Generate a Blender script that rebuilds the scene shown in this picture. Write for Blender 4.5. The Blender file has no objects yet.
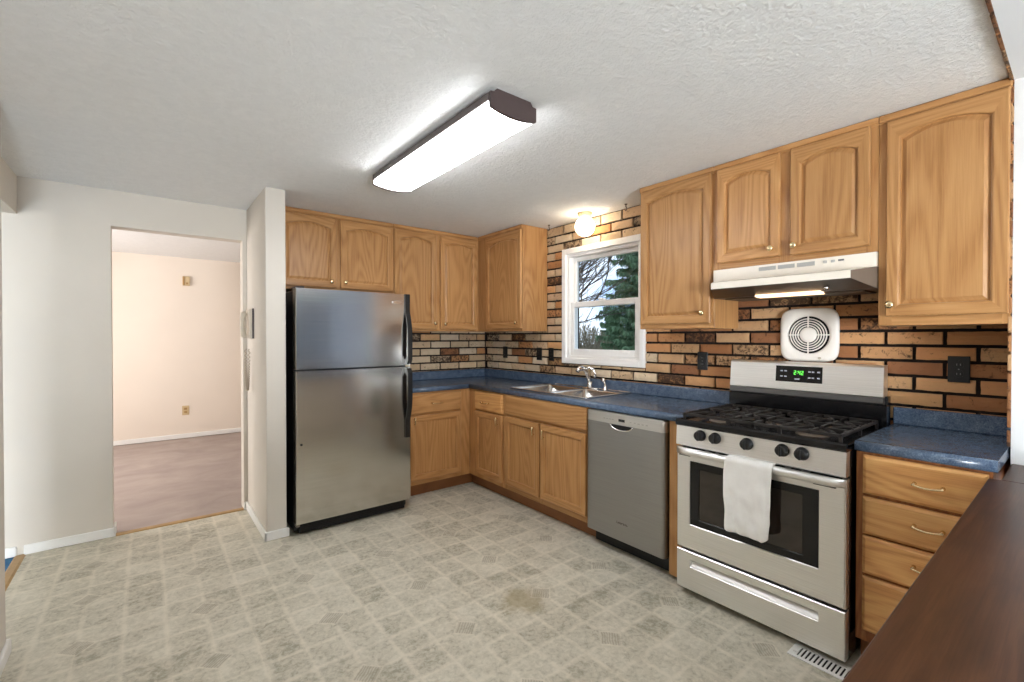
import bpy, bmesh, math, random
from mathutils import Vector, Matrix
random.seed(7)
sc = bpy.context.scene
COL = sc.collection
PI = math.pi

# ------------------------------------------------------------------ camera, world, lights, exposure
cam_d = bpy.data.cameras.new('camera'); cam = bpy.data.objects.new('camera', cam_d); COL.objects.link(cam)
CX, CY, CZ, YAW, PITCH = -2.895, -4.1047, 1.3503, 0.6711, -0.0094
cam.location = (CX, CY, CZ)
cam.rotation_euler = (PI/2 + PITCH, 0, -YAW)
cam_d.sensor_width = 36.0; cam_d.lens = 459.7063*36/1024; cam_d.clip_start = 0.02; cam_d.clip_end = 300
sc.camera = cam

sc.view_settings.view_transform = 'Standard'
sc.view_settings.look = 'None'
sc.view_settings.gamma = 1.0
sc.view_settings.use_curve_mapping = False
sc.view_settings.exposure = 1.54

wd = bpy.data.worlds.new('sky'); sc.world = wd; wd.use_nodes = True
nt = wd.node_tree; bg = nt.nodes['Background']
tc = nt.nodes.new('ShaderNodeTexCoord'); nz = nt.nodes.new('ShaderNodeTexNoise'); cr = nt.nodes.new('ShaderNodeValToRGB')
nz.inputs['Scale'].default_value = 5.0; nz.inputs['Detail'].default_value = 6
cr.color_ramp.elements[0].position = .40; cr.color_ramp.elements[0].color = (.30,.43,.70,1)
cr.color_ramp.elements[1].position = .58; cr.color_ramp.elements[1].color = (.66,.72,.84,1)
nt.links.new(tc.outputs['Generated'], nz.inputs['Vector']); nt.links.new(nz.outputs['Fac'], cr.inputs['Fac'])
nt.links.new(cr.outputs['Color'], bg.inputs['Color']); bg.inputs['Strength'].default_value = .85

def area(name, loc, rot, sx, sy, power, col):
    l = bpy.data.lights.new(name, 'AREA'); l.shape = 'RECTANGLE'; l.size = sx; l.size_y = sy
    l.energy = power; l.color = col
    o = bpy.data.objects.new(name, l); COL.objects.link(o); o.location = loc; o.rotation_euler = rot
    return o
# added fills, no windows modelled; the dining one is tilted up to brighten ceilings
area('dining_fill_light', (-3.75,-7.45,1.15), (PI/2+.42,0,-.12), 2.5, 1.9, 400, (.86,.93,1.0))
area('living_room_fill_light', (-4.9,1.7,1.4), (PI/2,0,-PI/2), 1.9, 1.4, 29, (1.0,.965,.965))
area('hall_fill_light', (-5.4,-1.2,1.4), (PI/2,0,-PI/2), 1.2, 1.4, 2, (1.0,.96,.93))

# ------------------------------------------------------------------ helpers
ORIG = {}
def s2l(c):
    return tuple((x/12.92 if x <= .04045 else ((x+.055)/1.055)**2.4) for x in (v/255 for v in c))
class N:
    """tiny wrapper for building node materials"""
    def __init__(s, name):
        s.m = bpy.data.materials.new(name); s.m.use_nodes = True; s.t = s.m.node_tree
        s.b = s.t.nodes['Principled BSDF']
    def n(s, typ, **kw):
        x = s.t.nodes.new(typ)
        for k, v in kw.items(): setattr(x, k, v)
        return x
    def l(s, a, b): s.t.links.new(a, b)
    def setv(s, sock, v):
        if isinstance(v, (int, float)): sock.default_value = v
        elif isinstance(v, tuple): sock.default_value = v if len(v) == len(sock.default_value) else (*v, 1)
        else: s.l(v, sock)
    def math(s, op, a, b=None, c=None):
        x = s.n('ShaderNodeMath', operation=op)
        for i, v in enumerate((a, b, c)):
            if v is not None: s.setv(x.inputs[i], v)
        return x.outputs[0]
    def coord(s, kind='Object'): return s.n('ShaderNodeTexCoord').outputs[kind]
    def mapping(s, vec, scale=(1,1,1), loc=(0,0,0), rot=(0,0,0)):
        x = s.n('ShaderNodeMapping'); s.l(vec, x.inputs[0])
        x.inputs['Scale'].default_value = scale
        s.setv(x.inputs['Location'], loc); x.inputs['Rotation'].default_value = rot
        return x.outputs[0]
    def noise(s, vec, scale, detail=3, rough=.5, dist=0):
        x = s.n('ShaderNodeTexNoise'); s.l(vec, x.inputs['Vector'])
        x.inputs['Scale'].default_value = scale; x.inputs['Detail'].default_value = detail
        x.inputs['Roughness'].default_value = rough; x.inputs['Distortion'].default_value = dist
        return x.outputs['Fac']
    def ramp(s, fac, stops):
        x = s.n('ShaderNodeValToRGB'); s.l(fac, x.inputs[0]); e = x.color_ramp.elements
        while len(e) < len(stops): e.new(.5)
        for k, (p, c) in enumerate(stops):
            e[k].position = p; e[k].color = (*c, 1) if isinstance(c, tuple) else (c, c, c, 1)
        return x.outputs[0]
    def mix(s, fac, a, b, mode='MIX'):
        x = s.n('ShaderNodeMix', data_type='RGBA', blend_type=mode)
        s.setv(x.inputs[0], fac); s.setv(x.inputs[6], a); s.setv(x.inputs[7], b)
        return x.outputs[2]
    def bump(s, h, strength=.3, dist=.01):
        x = s.n('ShaderNodeBump'); s.l(h, x.inputs['Height'])
        x.inputs['Strength'].default_value = strength; x.inputs['Distance'].default_value = dist
        s.l(x.outputs[0], s.b.inputs['Normal'])
    def p(s, **kw):
        names = dict(col='Base Color', rough='Roughness', metal='Metallic', spec='Specular IOR Level', aniso='Anisotropic',
                     emit='Emission Color', es='Emission Strength', coat='Coat Weight', trans='Transmission Weight', tang='Tangent', crough='Coat Roughness')
        for k, v in kw.items(): s.setv(s.b.inputs[names[k]], v)
        return s

def flat(name, rgb, rough=.5, metal=0, vary=.06, scale=30, **kw):
    m = N(name); c = s2l(rgb)
    f = m.noise(m.coord(), scale, 3)
    m.p(col=m.ramp(f, [(.3, tuple(x*(1-vary) for x in c)), (.7, tuple(min(1, x*(1+vary)) for x in c))]), rough=rough, metal=metal, **kw)
    return m.m

def oak(name, axis, light, mid, dark, rough=.34):
    """oak with straight pores and cathedral figure; axis is the grain direction"""
    m = N(name)
    oi = m.n('ShaderNodeObjectInfo')
    off = m.n('ShaderNodeCombineXYZ'); r = m.math('MULTIPLY', oi.outputs['Random'], 37.0)
    m.l(r, off.inputs[0]); m.l(m.math('MULTIPLY', r, 1.7), off.inputs[1]); m.l(m.math('MULTIPLY', r, .6), off.inputs[2])
    add = m.n('ShaderNodeVectorMath', operation='ADD'); m.l(m.coord(), add.inputs[0]); m.l(off.outputs[0], add.inputs[1])
    sep = m.n('ShaderNodeSeparateXYZ'); m.l(add.outputs[0], sep.inputs[0])
    cmb = m.n('ShaderNodeCombineXYZ')
    if axis == 'z':
        m.l(m.math('ADD', sep.outputs[0], sep.outputs[1]), cmb.inputs[0]); m.l(sep.outputs[2], cmb.inputs[1])
    else:
        m.l(sep.outputs[2], cmb.inputs[0]); m.l(m.math('ADD', sep.outputs[0], sep.outputs[1]), cmb.inputs[1])
    v = cmb.outputs[0]
    broad = m.noise(m.mapping(v, (4.2,.55,1)), 1.0, 1.5, .4, .3)
    rings = m.math('SINE', m.math('MULTIPLY', broad, 120.0))
    rings = m.math('MULTIPLY_ADD', rings, .5, .5)
    pores = m.noise(m.mapping(v, (260,7,1)), 1.0, 3, .6)
    fine = m.noise(m.mapping(v, (70,2.0,1)), 1.0, 3, .6)
    blot = m.noise(m.mapping(v, (5,2,1)), 1.0, 2)
    f = m.math('ADD', m.math('MULTIPLY', rings, .20), m.math('ADD', m.math('MULTIPLY', pores, .37), m.math('MULTIPLY', fine, .43)))
    c = m.ramp(f, [(.22, dark), (.46, mid), (.72, light)])
    c = m.mix(m.math('MULTIPLY', blot, .35), c, mid)
    tint = m.n('ShaderNodeHueSaturation'); m.l(c, tint.inputs['Color'])
    m.l(m.math('MULTIPLY_ADD', oi.outputs['Random'], .16, .92), tint.inputs['Value'])
    m.p(col=tint.outputs[0], rough=rough, spec=.4); m.bump(pores, .10, .002)
    return m.m

def steel(name, rgb, rough=.26, brush=(3,3,420), bump=.05, aniso=0.0):
    m = N(name); v = m.mapping(m.coord(), brush)
    f = m.noise(v, 1.0, 3, .6)
    c = s2l(rgb)
    m.p(col=m.ramp(f, [(.3, tuple(x*.92 for x in c)), (.7, tuple(min(1, x*1.05) for x in c))]), metal=1.0,
        rough=m.math('MULTIPLY_ADD', f, .12, rough-.06), aniso=aniso)
    m.bump(f, bump, .001)
    return m.m

L_, M_, D_ = s2l((200,153,101)), s2l((181,132,82)), s2l((143,94,51))
M = {}
M['oak_v'] = oak('oak_vertical_grain', 'z', L_, M_, D_)
M['oak_h'] = oak('oak_horizontal_grain', 'h', L_, M_, D_)
Lr, Mr, Dr = s2l((228,180,118)), s2l((210,154,94)), s2l((168,106,60))
M['pine_h'] = oak('reddish_drawer_oak', 'h', Lr, Mr, Dr)
M['oak_red'] = oak('reddish_frame_oak', 'z', s2l((178,118,72)), s2l((152,92,52)), s2l((118,66,36)))
M['toe'] = flat('toe_kick_wood', (142,92,54), .5, vary=.12, scale=8)
M['brass'] = flat('brass', (238,216,172), .25, 1.0, .03)
M['white_paint'] = flat('white_painted_wood', (236,235,231), .4, vary=.01)
M['vinyl'] = flat('white_vinyl', (250,247,243), .35, vary=.01)
M['black_plastic'] = flat('black_plastic', (18,18,19), .38, vary=.05)
M['dark_gap'] = flat('dark_recess', (10,10,10), .8, vary=.02)
M['black_enamel'] = flat('black_enamel', (14,14,16), .16, vary=.03)
M['iron'] = flat('cast_iron', (30,25,23), .5, vary=.25, scale=60)
M['burner'] = flat('burner_cap', (24,22,22), .45, vary=.1)
M['burner_metal'] = flat('burner_base_metal', (150,140,130), .4, 1.0, .08)
M['steel_range'] = steel('range_stainless', (246,245,243), .36, (3,3,300))
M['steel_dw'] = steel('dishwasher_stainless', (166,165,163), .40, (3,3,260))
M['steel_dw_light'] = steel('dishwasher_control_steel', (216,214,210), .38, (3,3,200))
M['steel_fridge'] = steel('refrigerator_stainless', (198,194,188), .15, (2,2,380), .04)
M['steel_sink'] = steel('sink_stainless', (214,212,208), .24, (120,120,6))
M['chin'] = steel('dark_chin_steel', (128,128,128), .4, (3,3,200))
M['chrome'] = flat('chrome', (235,235,236), .07, 1.0, .01)
M['almond'] = flat('almond_plastic', (206,195,177), .4, vary=.02)
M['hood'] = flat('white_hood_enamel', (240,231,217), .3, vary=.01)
M['hood_side'] = flat('shaded_hood_side', (108,92,78), .5, vary=.02)  # shade on the hood's cheeks put into their colour
M['hood_grey'] = flat('grey_slots', (178,176,170), .6, vary=.02)
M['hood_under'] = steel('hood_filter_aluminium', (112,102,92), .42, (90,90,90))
M['fan_white'] = flat('white_fan_plastic', (246,240,232), .4, vary=.015)
M['towel'] = N('white_terry'); t = M['towel']; f = t.noise(t.coord(), 420, 3); f2 = t.noise(t.coord(), 18, 3)
t.p(col=t.ramp(f2, [(.3, s2l((243,240,235))), (.7, s2l((251,249,245)))]), rough=.95, spec=.1); t.bump(f, .35, .002); M['towel'] = t.m
M['brown_metal'] = flat('brown_fixture_metal', (74,60,58), .45, vary=.05)
M['dining_wall'] = flat('blue_grey_wall', (104,114,132), .85, vary=.01, scale=3)
M['far_wall'] = flat('cream_wall', (232,220,206), .85, vary=.012, scale=3)
M['bark'] = flat('grey_brown_bark', (88,78,70), .9, vary=.25, scale=12)
M['twig'] = flat('dry_twig', (140,128,106), .9, vary=.25, scale=6)
M['needle'] = flat('spruce_needles', (104,132,96), .7, vary=.35, scale=5)
M['lawn'] = flat('winter_lawn', (112,116,76), .95, vary=.25, scale=3)
M['cord'] = flat('beige_cord', (176,160,140), .5, vary=.03)
M['ivory'] = flat('ivory_plate', (206,182,140), .5, vary=.03)
M['threshold'] = flat('brass_threshold', (170,134,82), .45, vary=.15, scale=14)
M['kick_black'] = flat('black_kickplate', (13,13,14), .55, vary=.05)

# painted walls
m = N('wall_paint'); v = m.coord()
m.p(col=m.ramp(m.noise(v, 2.2, 3), [(.3, s2l((212,204,192))), (.7, s2l((217,209,197)))]), rough=.75, spec=.25); m.bump(m.noise(v, 90, 2), .05, .003); M['wall'] = m.m
m = N('stub_wall_paint'); v = m.coord()
m.p(col=m.ramp(m.noise(v, 2.2, 3), [(.3, s2l((226,227,227))), (.7, s2l((231,232,232)))]), rough=.7, spec=.25); M['wall_white'] = m.m
# textured ceiling
m = N('textured_ceiling'); v = m.coord()
a = m.noise(v, 60, 5, .62, .5); b_ = m.noise(v, 22, 4, .6, .8)
h = m.math('ADD', m.ramp(a, [(.42, 0.0), (.60, 1.0)]), m.math('MULTIPLY', m.ramp(b_, [(.4, 0.0), (.6, 1.0)]), .7))
m.p(col=m.ramp(b_, [(.3, s2l((232,232,230))), (.7, s2l((238,238,236)))]), rough=.85, spec=.2); m.bump(h, .34, .010); M['ceiling'] = m.m
# sheet vinyl floor: 15.5 cm squares, a hatched diamond at every third crossing
m = N('sheet_vinyl_floor'); v = m.coord()
sep = m.n('ShaderNodeSeparateXYZ')
wv = m.n('ShaderNodeVectorMath', operation='MULTIPLY_ADD')
wn = m.n('ShaderNodeTexNoise'); m.l(v, wn.inputs['Vector']); wn.inputs['Scale'].default_value = 22; wn.inputs['Detail'].default_value = 3
m.l(wn.outputs['Color'], wv.inputs[0]); wv.inputs[1].default_value = (.016,.016,0); m.l(v, wv.inputs[2]); m.l(wv.outputs[0], sep.inputs[0])
P = .1553
def dist_line(sock, off, per):
    q = m.math('DIVIDE', m.math('ADD', sock, off), per)
    return m.math('MULTIPLY', m.math('ABSOLUTE', m.math('SUBTRACT', q, m.math('ROUND', q))), per)
x_, y_ = sep.outputs[0], sep.outputs[1]
ox, oy = 1.2755-.005, 2.309-.005
dx, dy = dist_line(x_, ox, P), dist_line(y_, oy, P)
DX, DY = dist_line(x_, ox, P*3), dist_line(y_, oy, P*3)
d1 = m.math('MINIMUM', dx, dy)
L1 = m.math('ADD', DX, DY)
line = m.ramp(m.math('DIVIDE', d1, .016), [(.28, 1.0), (.95, 0.0)])
ring0 = m.ramp(m.math('DIVIDE', m.math('ABSOLUTE', m.math('SUBTRACT', m.math('SQRT', m.math('ADD', m.math('MULTIPLY', DX, DX), m.math('MULTIPLY', DY, DY))), .082)), .014), [(.3, 1.0), (1.0, 0.0)])
inside = m.math('LESS_THAN', L1, .058)
inring = m.math('LESS_THAN', m.math('SQRT', m.math('ADD', m.math('MULTIPLY', DX, DX), m.math('MULTIPLY', DY, DY))), .078)
dia = m.ramp(m.math('DIVIDE', m.math('ABSOLUTE', m.math('SUBTRACT', L1, .062)), .012), [(.3, 1.0), (1.0, 0.0)])
ring = m.math('MAXIMUM', m.math('MULTIPLY', ring0, .4), m.math('MULTIPLY', dia, .8))
lines = m.math('MAXIMUM', m.math('MULTIPLY', line, m.math('SUBTRACT', 1.0, inring)), ring)
hat = m.math('MULTIPLY', m.math('GREATER_THAN', m.math('SINE', m.math('MULTIPLY', m.math('SUBTRACT', x_, y_), 400.0)), .1), inside)
cell = m.n('ShaderNodeTexWhiteNoise', noise_dimensions='2D')
cc = m.n('ShaderNodeCombineXYZ')
m.l(m.math('FLOOR', m.math('DIVIDE', m.math('ADD', x_, ox), P)), cc.inputs[0]); m.l(m.math('FLOOR', m.math('DIVIDE', m.math('ADD', y_, oy), P)), cc.inputs[1])
m.l(cc.outputs[0], cell.inputs['Vector'])
mot = m.noise(v, 42, 6, .7, .6); mot2 = m.noise(v, 9, 3, .5)
mm = m.math('ADD', m.math('MULTIPLY', mot, .60), m.math('ADD', m.math('MULTIPLY', mot2, .28), m.math('MULTIPLY', cell.outputs['Value'], .12)))
tile = m.ramp(mm, [(.36, s2l((152,147,129))), (.49, s2l((192,186,168))), (.62, s2l((211,205,188)))])
c = m.mix(m.math('MULTIPLY', m.math('MULTIPLY', lines, m.ramp(mot2, [(.3,.45),(.6,1.0)])), .55), tile, s2l((222,214,196)))
c = m.mix(m.math('MULTIPLY', inside, .35), c, s2l((180,172,154)))
c = m.mix(m.math('MULTIPLY', hat, .36), c, s2l((132,124,108)))
# a worn yellowish stain with its own outline
st = m.n('ShaderNodeVectorMath', operation='DISTANCE'); m.l(v, st.inputs[0]); st.inputs[1].default_value = (-1.395,-2.30,0)
sd = m.math('ADD', st.outputs['Value'], m.math('MULTIPLY', m.noise(v, 9, 3), .22))
c = m.mix(m.ramp(sd, [(.17, .55), (.24, 0.0)]), c, s2l((152,136,98)))
m.p(col=c, rough=m.math('MULTIPLY_ADD', mot, .25, .36), spec=.35); m.bump(mot, .06, .002); M['vinyl_floor'] = m.m
# carpets
def carpet(name, a, b):
    m = N(name); v = m.coord(); f = m.noise(v, 300, 2); g = m.noise(m.mapping(v, (1,1.5,1)), 2.2, 5, .62, .6)
    m.p(col=m.mix(m.math('MULTIPLY', f, .25), m.ramp(g, [(.3, s2l(a)), (.7, s2l(b))]), s2l(a)), rough=1, spec=.05); m.bump(f, .5, .01); return m.m
M['mauve'] = carpet('mauve_carpet', (164,150,143), (186,172,163))
M['blue_carpet'] = carpet('blue_carpet', (62,104,140), (84,126,160))
# laminate
m = N('blue_laminate'); v = m.coord()
f = m.noise(v, 190, 4, .7); g = m.noise(v, 26, 4, .6)
m.p(col=m.ramp(m.math('ADD', m.math('MULTIPLY', f, .7), m.math('MULTIPLY', g, .3)), [(.35, s2l((52,68,92))), (.5, s2l((76,94,118))), (.66, s2l((116,132,150)))]), rough=.2, spec=.5, coat=.15, crough=.3); M['laminate'] = m.m
# dark bar wood
m = N('dark_bar_wood'); v = m.coord()
f = m.noise(m.mapping(v, (1.2,16,16)), 2.0, 5, .6, .8); g = m.noise(v, 3.5, 3); pz = m.noise(m.mapping(v, (6,240,240)), 1, 2)
m.p(col=m.ramp(m.math('ADD', m.math('MULTIPLY', f, .55), m.math('ADD', m.math('MULTIPLY', g, .3), m.math('MULTIPLY', pz, .15))), [(.35, s2l((54,32,20))), (.5, s2l((76,46,29))), (.65, s2l((98,63,41)))]), rough=.34, spec=.3); m.bump(pz, .08, .002); M['bar'] = m.m
# bricks
m = N('brick_face'); v = m.coord()
at = m.n('ShaderNodeAttribute', attribute_name='Col')
mo = m.noise(v, 38, 6, .75, .6); mo2 = m.noise(m.mapping(v, (8,8,26)), 3, 5, .7)
base = m.mix(m.ramp(m.noise(v, 16, 4, .7), [(.35, 0.0), (.7, .5)]), at.outputs['Color'], m.mix(.5, at.outputs['Color'], s2l((170,126,90))))
spots = m.ramp(m.math('ADD', mo, m.math('MULTIPLY', at.outputs['Alpha'], .28)), [(.63, 0.0), (.74, .9)])
c = m.mix(spots, base, s2l((58,42,32)))
m.p(col=c, rough=.75, spec=.3); m.bump(m.math('ADD', mo2, m.math('MULTIPLY', mo, .6)), .5, .006); M['brick'] = m.m
M['mortar'] = flat('dark_mortar', (30,19,15), .9, vary=.25, scale=120)
def emitter(name, rgb, strength, base=(240,240,235)):
    m = N(name); f = m.noise(m.coord(), 20, 1)
    m.p(col=m.ramp(f, [(0, s2l(base)), (1, s2l(base))]), emit=s2l(rgb), es=strength, rough=.4); return m.m
M['tube_lens'] = emitter('fluorescent_lens', (248,250,255), 7.0)
M['globe'] = emitter('globe_glass', (255,236,208), 4.6)
M['hood_lens'] = emitter('hood_lens', (255,208,155), 1.1)
M['led'] = emitter('green_display_digits', (110,255,90), .7, (20,60,20))
M['led_dim'] = emitter('dim_display_marks', (170,175,180), .18, (120,124,130))
# window glass: clear with a fresnel reflection
m = N('window_glass'); lw = m.n('ShaderNodeFresnel'); lw.inputs[0].default_value = 1.25
tr = m.n('ShaderNodeBsdfTransparent'); tr.inputs[0].default_value = (.95,.98,.97,1); gl = m.n('ShaderNodeBsdfGlossy'); gl.inputs['Roughness'].default_value = .01
mx = m.n('ShaderNodeMixShader'); m.l(lw.outputs[0], mx.inputs[0]); m.l(tr.outputs[0], mx.inputs[1]); m.l(gl.outputs[0], mx.inputs[2])
m.l(mx.outputs[0], m.t.nodes['Material Output'].inputs[0]); M['glass'] = m.m
# oven pane: dark, glossy
m = N('oven_pane'); v = m.coord()
m.p(col=m.ramp(m.noise(v, 6, 2), [(.3, s2l((30,24,20))), (.7, s2l((46,36,30)))]), rough=.06, spec=.8); M['pane'] = m.m

def tag(o, label, cat, group=None, kind=None):
    if label: o['label'] = label
    if cat: o['category'] = cat
    if group: o['group'] = group
    if kind: o['kind'] = kind
    return o
def thing(name, loc, label, cat, group=None):
    o = bpy.data.objects.new(name, None); COL.objects.link(o); o.location = loc; o.empty_display_size = .05
    ORIG[o.name] = Vector(loc); return tag(o, label, cat, group)

# ---- bmesh shape helpers (world coordinates)
def _merge(bm, tmp, mat=0, smooth=False):
    vs = {}
    for v in tmp.verts: vs[v] = bm.verts.new(v.co)
    for f in tmp.faces:
        try:
            nf = bm.faces.new([vs[v] for v in f.verts]); nf.material_index = mat; nf.smooth = smooth
        except ValueError: pass
    tmp.free()
def box(bm, x0, x1, y0, y1, z0, z1, bev=0, mat=0, seg=1):
    x0, x1 = sorted((x0, x1)); y0, y1 = sorted((y0, y1)); z0, z1 = sorted((z0, z1))
    t = bmesh.new(); bmesh.ops.create_cube(t, size=1)
    for v in t.verts: v.co = Vector(((x0+x1)/2+v.co.x*(x1-x0), (y0+y1)/2+v.co.y*(y1-y0), (z0+z1)/2+v.co.z*(z1-z0)))
    if bev: bmesh.ops.bevel(t, geom=list(t.edges), offset=bev, segments=seg, affect='EDGES', profile=.6)
    _merge(bm, t, mat); return bm
def prism(bm, poly, axis, a0, a1, mat=0, smooth=False):
    """poly of 2-D points in the plane perpendicular to axis, extruded from a0 to a1"""
    def P3(p, a):
        return {'x': (a, p[0], p[1]), 'y': (p[0], a, p[1]), 'z': (p[0], p[1], a)}[axis]
    A = [bm.verts.new(P3(p, a0)) for p in poly]; B = [bm.verts.new(P3(p, a1)) for p in poly]
    n = len(poly); fs = [bm.faces.new(A), bm.faces.new(list(reversed(B)))]
    for i in range(n):
        f = bm.faces.new([A[i], A[(i+1) % n], B[(i+1) % n], B[i]]); f.smooth = smooth; fs.append(f)
    for f in fs: f.material_index = mat
    return bm
def lathe(bm, prof, c, axis='z', seg=24, mat=0, smooth=True, sign=1, cap=True):
    """prof = [(r, h)], revolved about axis through c"""
    rings = []
    for r, h in prof:
        ring = []
        for k in range(seg):
            a = 2*PI*k/seg; u, w = r*math.cos(a), r*math.sin(a)
            p = {'z': (u, w, h*sign), 'x': (h*sign, u, w), 'y': (u, h*sign, w)}[axis]
            ring.append(bm.verts.new((c[0]+p[0], c[1]+p[1], c[2]+p[2])))
        rings.append(ring)
    for i in range(len(rings)-1):
        for k in range(seg):
            f = bm.faces.new([rings[i][k], rings[i][(k+1) % seg], rings[i+1][(k+1) % seg], rings[i+1][k]]); f.smooth = smooth; f.material_index = mat
    for ring in (rings[0], rings[-1]) if cap else ():
        f = bm.faces.new(ring); f.material_index = mat
    return bm
def tube(bm, pts, r, seg=8, mat=0, closed=False):
    pts = [Vector(p) for p in pts]; n = len(pts); rs = r if isinstance(r, (list, tuple)) else [r]*n
    rings = []; prev = None
    for i, p in enumerate(pts):
        d = (pts[min(i+1, n-1)]-pts[max(i-1, 0)])
        if closed: d = pts[(i+1) % n]-pts[i-1]
        d.normalize()
        if prev is None:
            up = Vector((0,0,1)) if abs(d.z) < .9 else Vector((1,0,0))
            s = d.cross(up).normalized()
        else: s = (prev - d*prev.dot(d)).normalized()
        prev = s; t = d.cross(s)
        rings.append([bm.verts.new(p+(s*math.cos(2*PI*k/seg)+t*math.sin(2*PI*k/seg))*rs[i]) for k in range(seg)])
    m = n if closed else n-1
    for i in range(m):
        for k in range(seg):
            f = bm.faces.new([rings[i][k], rings[i][(k+1) % seg], rings[(i+1) % n][(k+1) % seg], rings[(i+1) % n][k]]); f.smooth = True; f.material_index = mat
    if not closed:
        bm.faces.new(rings[0]).material_index = mat; bm.faces.new(list(reversed(rings[-1]))).material_index = mat
    return bm
def obj(name, bm, mats, parent=None, recalc=True):
    if recalc: bmesh.ops.recalc_face_normals(bm, faces=bm.faces)
    me = bpy.data.meshes.new(name)
    if not isinstance(mats, (list, tuple)): mats = [mats]
    for q in mats: me.materials.append(q)
    if parent:
        o3 = ORIG[parent.name]
        for v in bm.verts: v.co -= o3
    bm.to_mesh(me); bm.free()
    o = bpy.data.objects.new(name, me); COL.objects.link(o)
    if parent: o.parent = parent; ORIG[o.name] = ORIG[parent.name]
    else: ORIG[o.name] = Vector((0,0,0))
    return o
def B(): return bmesh.new()
def bx(name, mat, parent, *a, **k): return obj(name, box(B(), *a, **k), mat, parent)
def struct(name, bm, mat, parent=None):
    o = obj(name, bm, mat, parent)
    if parent is None: o['kind'] = 'structure'
    return o

# ------------------------------------------------------------------ room shell
H = 2.337
bm = B(); box(bm, -3.515, .15, -7.6, .02, -.1, 0); struct('floor', bm, M['vinyl_floor'])
bm = B(); box(bm, -5.0, .0, .02, 3.5, -.1, -.004); struct('floor_living_room', bm, M['mauve'])
bm = B(); box(bm, -5.5, -3.515, -7.6, .02, -.1, -.004); struct('floor_hall', bm, M['blue_carpet'])
bm = B(); box(bm, -5.5, .15, -7.6, .12, H, H+.1); struct('ceiling', bm, M['ceiling'])
bm = B(); box(bm, -5.0, .0, .12, 3.5, 2.40, 2.5); struct('ceiling_living_room', bm, M['ceiling'])
DL, DR, DT = -3.082, -2.309, 2.097
bm = B()
box(bm, -5.5, DL, 0, .12, 0, H); box(bm, DR, .15, 0, .12, 0, H); box(bm, DL, DR, 0, .12, DT, H)
struct('wall_back', bm, M['wall'])
WY0, WY1, WZ0, WZ1 = -1.243, -2.026, 1.165, 2.068     # window hole
bm = B()
box(bm, 0, .15, WY0, .12, 0, H); box(bm, 0, .15, -4.0, WY1, 0, H)
box(bm, 0, .15, WY1, WY0, 0, WZ0); box(bm, 0, .15, WY1, WY0, WZ1, H)
struct('wall_right', bm, M['mortar'])
bm = B()
box(bm, -3.63, -3.515, -1.25, 0, 2.105, H); box(bm, -3.63, -3.372, -7.6, -1.25, 0, H)
struct('wall_left', bm, M['wall'])
bm = B(); box(bm, -2.282, -2.160, -.726, 0, 0, H, .004); struct('wall_partition', bm, M['wall'])
bm = B(); box(bm, -.31, 0, -4.06, -3.917, 0, H); struct('wall_pass_through_stub', bm, M['wall_white'])
bm = B(); box(bm, -3.372, -.31, -4.06, -3.917, H-.012, H); struct('wall_pass_through_header', bm, M['wall_white'])
bm = B(); box(bm, -3.356, -.645, -4.05, -3.955, 0, .828); struct('wall_half_below_bar', bm, M['wall'])
bm = B(); box(bm, -4.1, -.5, -7.72, -7.6, 0, H); box(bm, -5.5, -4.1, -7.72, -7.6, 0, H); box(bm, -.5, .15, -7.72, -7.6, 0, H); box(bm, 0, .15, -7.6, -4.0, 0, H); struct('wall_dining', bm, M['dining_wall'])
bm = B(); box(bm, -5.0, .0, 3.4, 3.5, 0, 2.4); box(bm, -5.1, -5.0, .12, 3.5, 0, 2.4); box(bm, -.1, 0, .12, 3.4, 0, 2.4); struct('wall_living_room', bm, M['far_wall'])
bm = B(); box(bm, -5.6, -5.5, -7.6, .12, 0, H); struct('wall_hall', bm, M['wall'])

def baseboard(name, segs):
    bm = B()
    for x0, x1, y0, y1 in segs: box(bm, x0, x1, y0, y1, 0, .060, .004)
    struct(name, bm, M['white_paint'])
baseboard('baseboard_back', [(-3.50, DL+.012, -.014, 0), (DL, DL+.014, -.014, .12), (-5.5, -3.53, -.014, 0)])
baseboard('baseboard_partition', [(-2.296, -2.282, -.740, -.001), (-2.296, -2.146, -.740, -.726), (DR-.002, -2.296, -.02, -.001)])
baseboard('baseboard_left', [(-3.372, -3.357, -3.9, -1.25), (-3.63, -3.357, -1.25, -1.235)])
baseboard('baseboard_living_room', [(-5.0, -.1, 3.386, 3.4)])
bm = B(); prism(bm, [(-.012,0),(-.006,.006),(.03,.008),(.045,.004),(.045,0)], 'x', DL+.014, DR, 0)
for v in bm.verts: pass
struct('trim_living_room_threshold', bm, M['threshold'])
bm = B(); prism(bm, [(-3.54,0),(-3.53,.007),(-3.50,.008),(-3.49,0)], 'y', -1.235, -.014)
struct('trim_hall_threshold', bm, M['threshold'])

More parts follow.
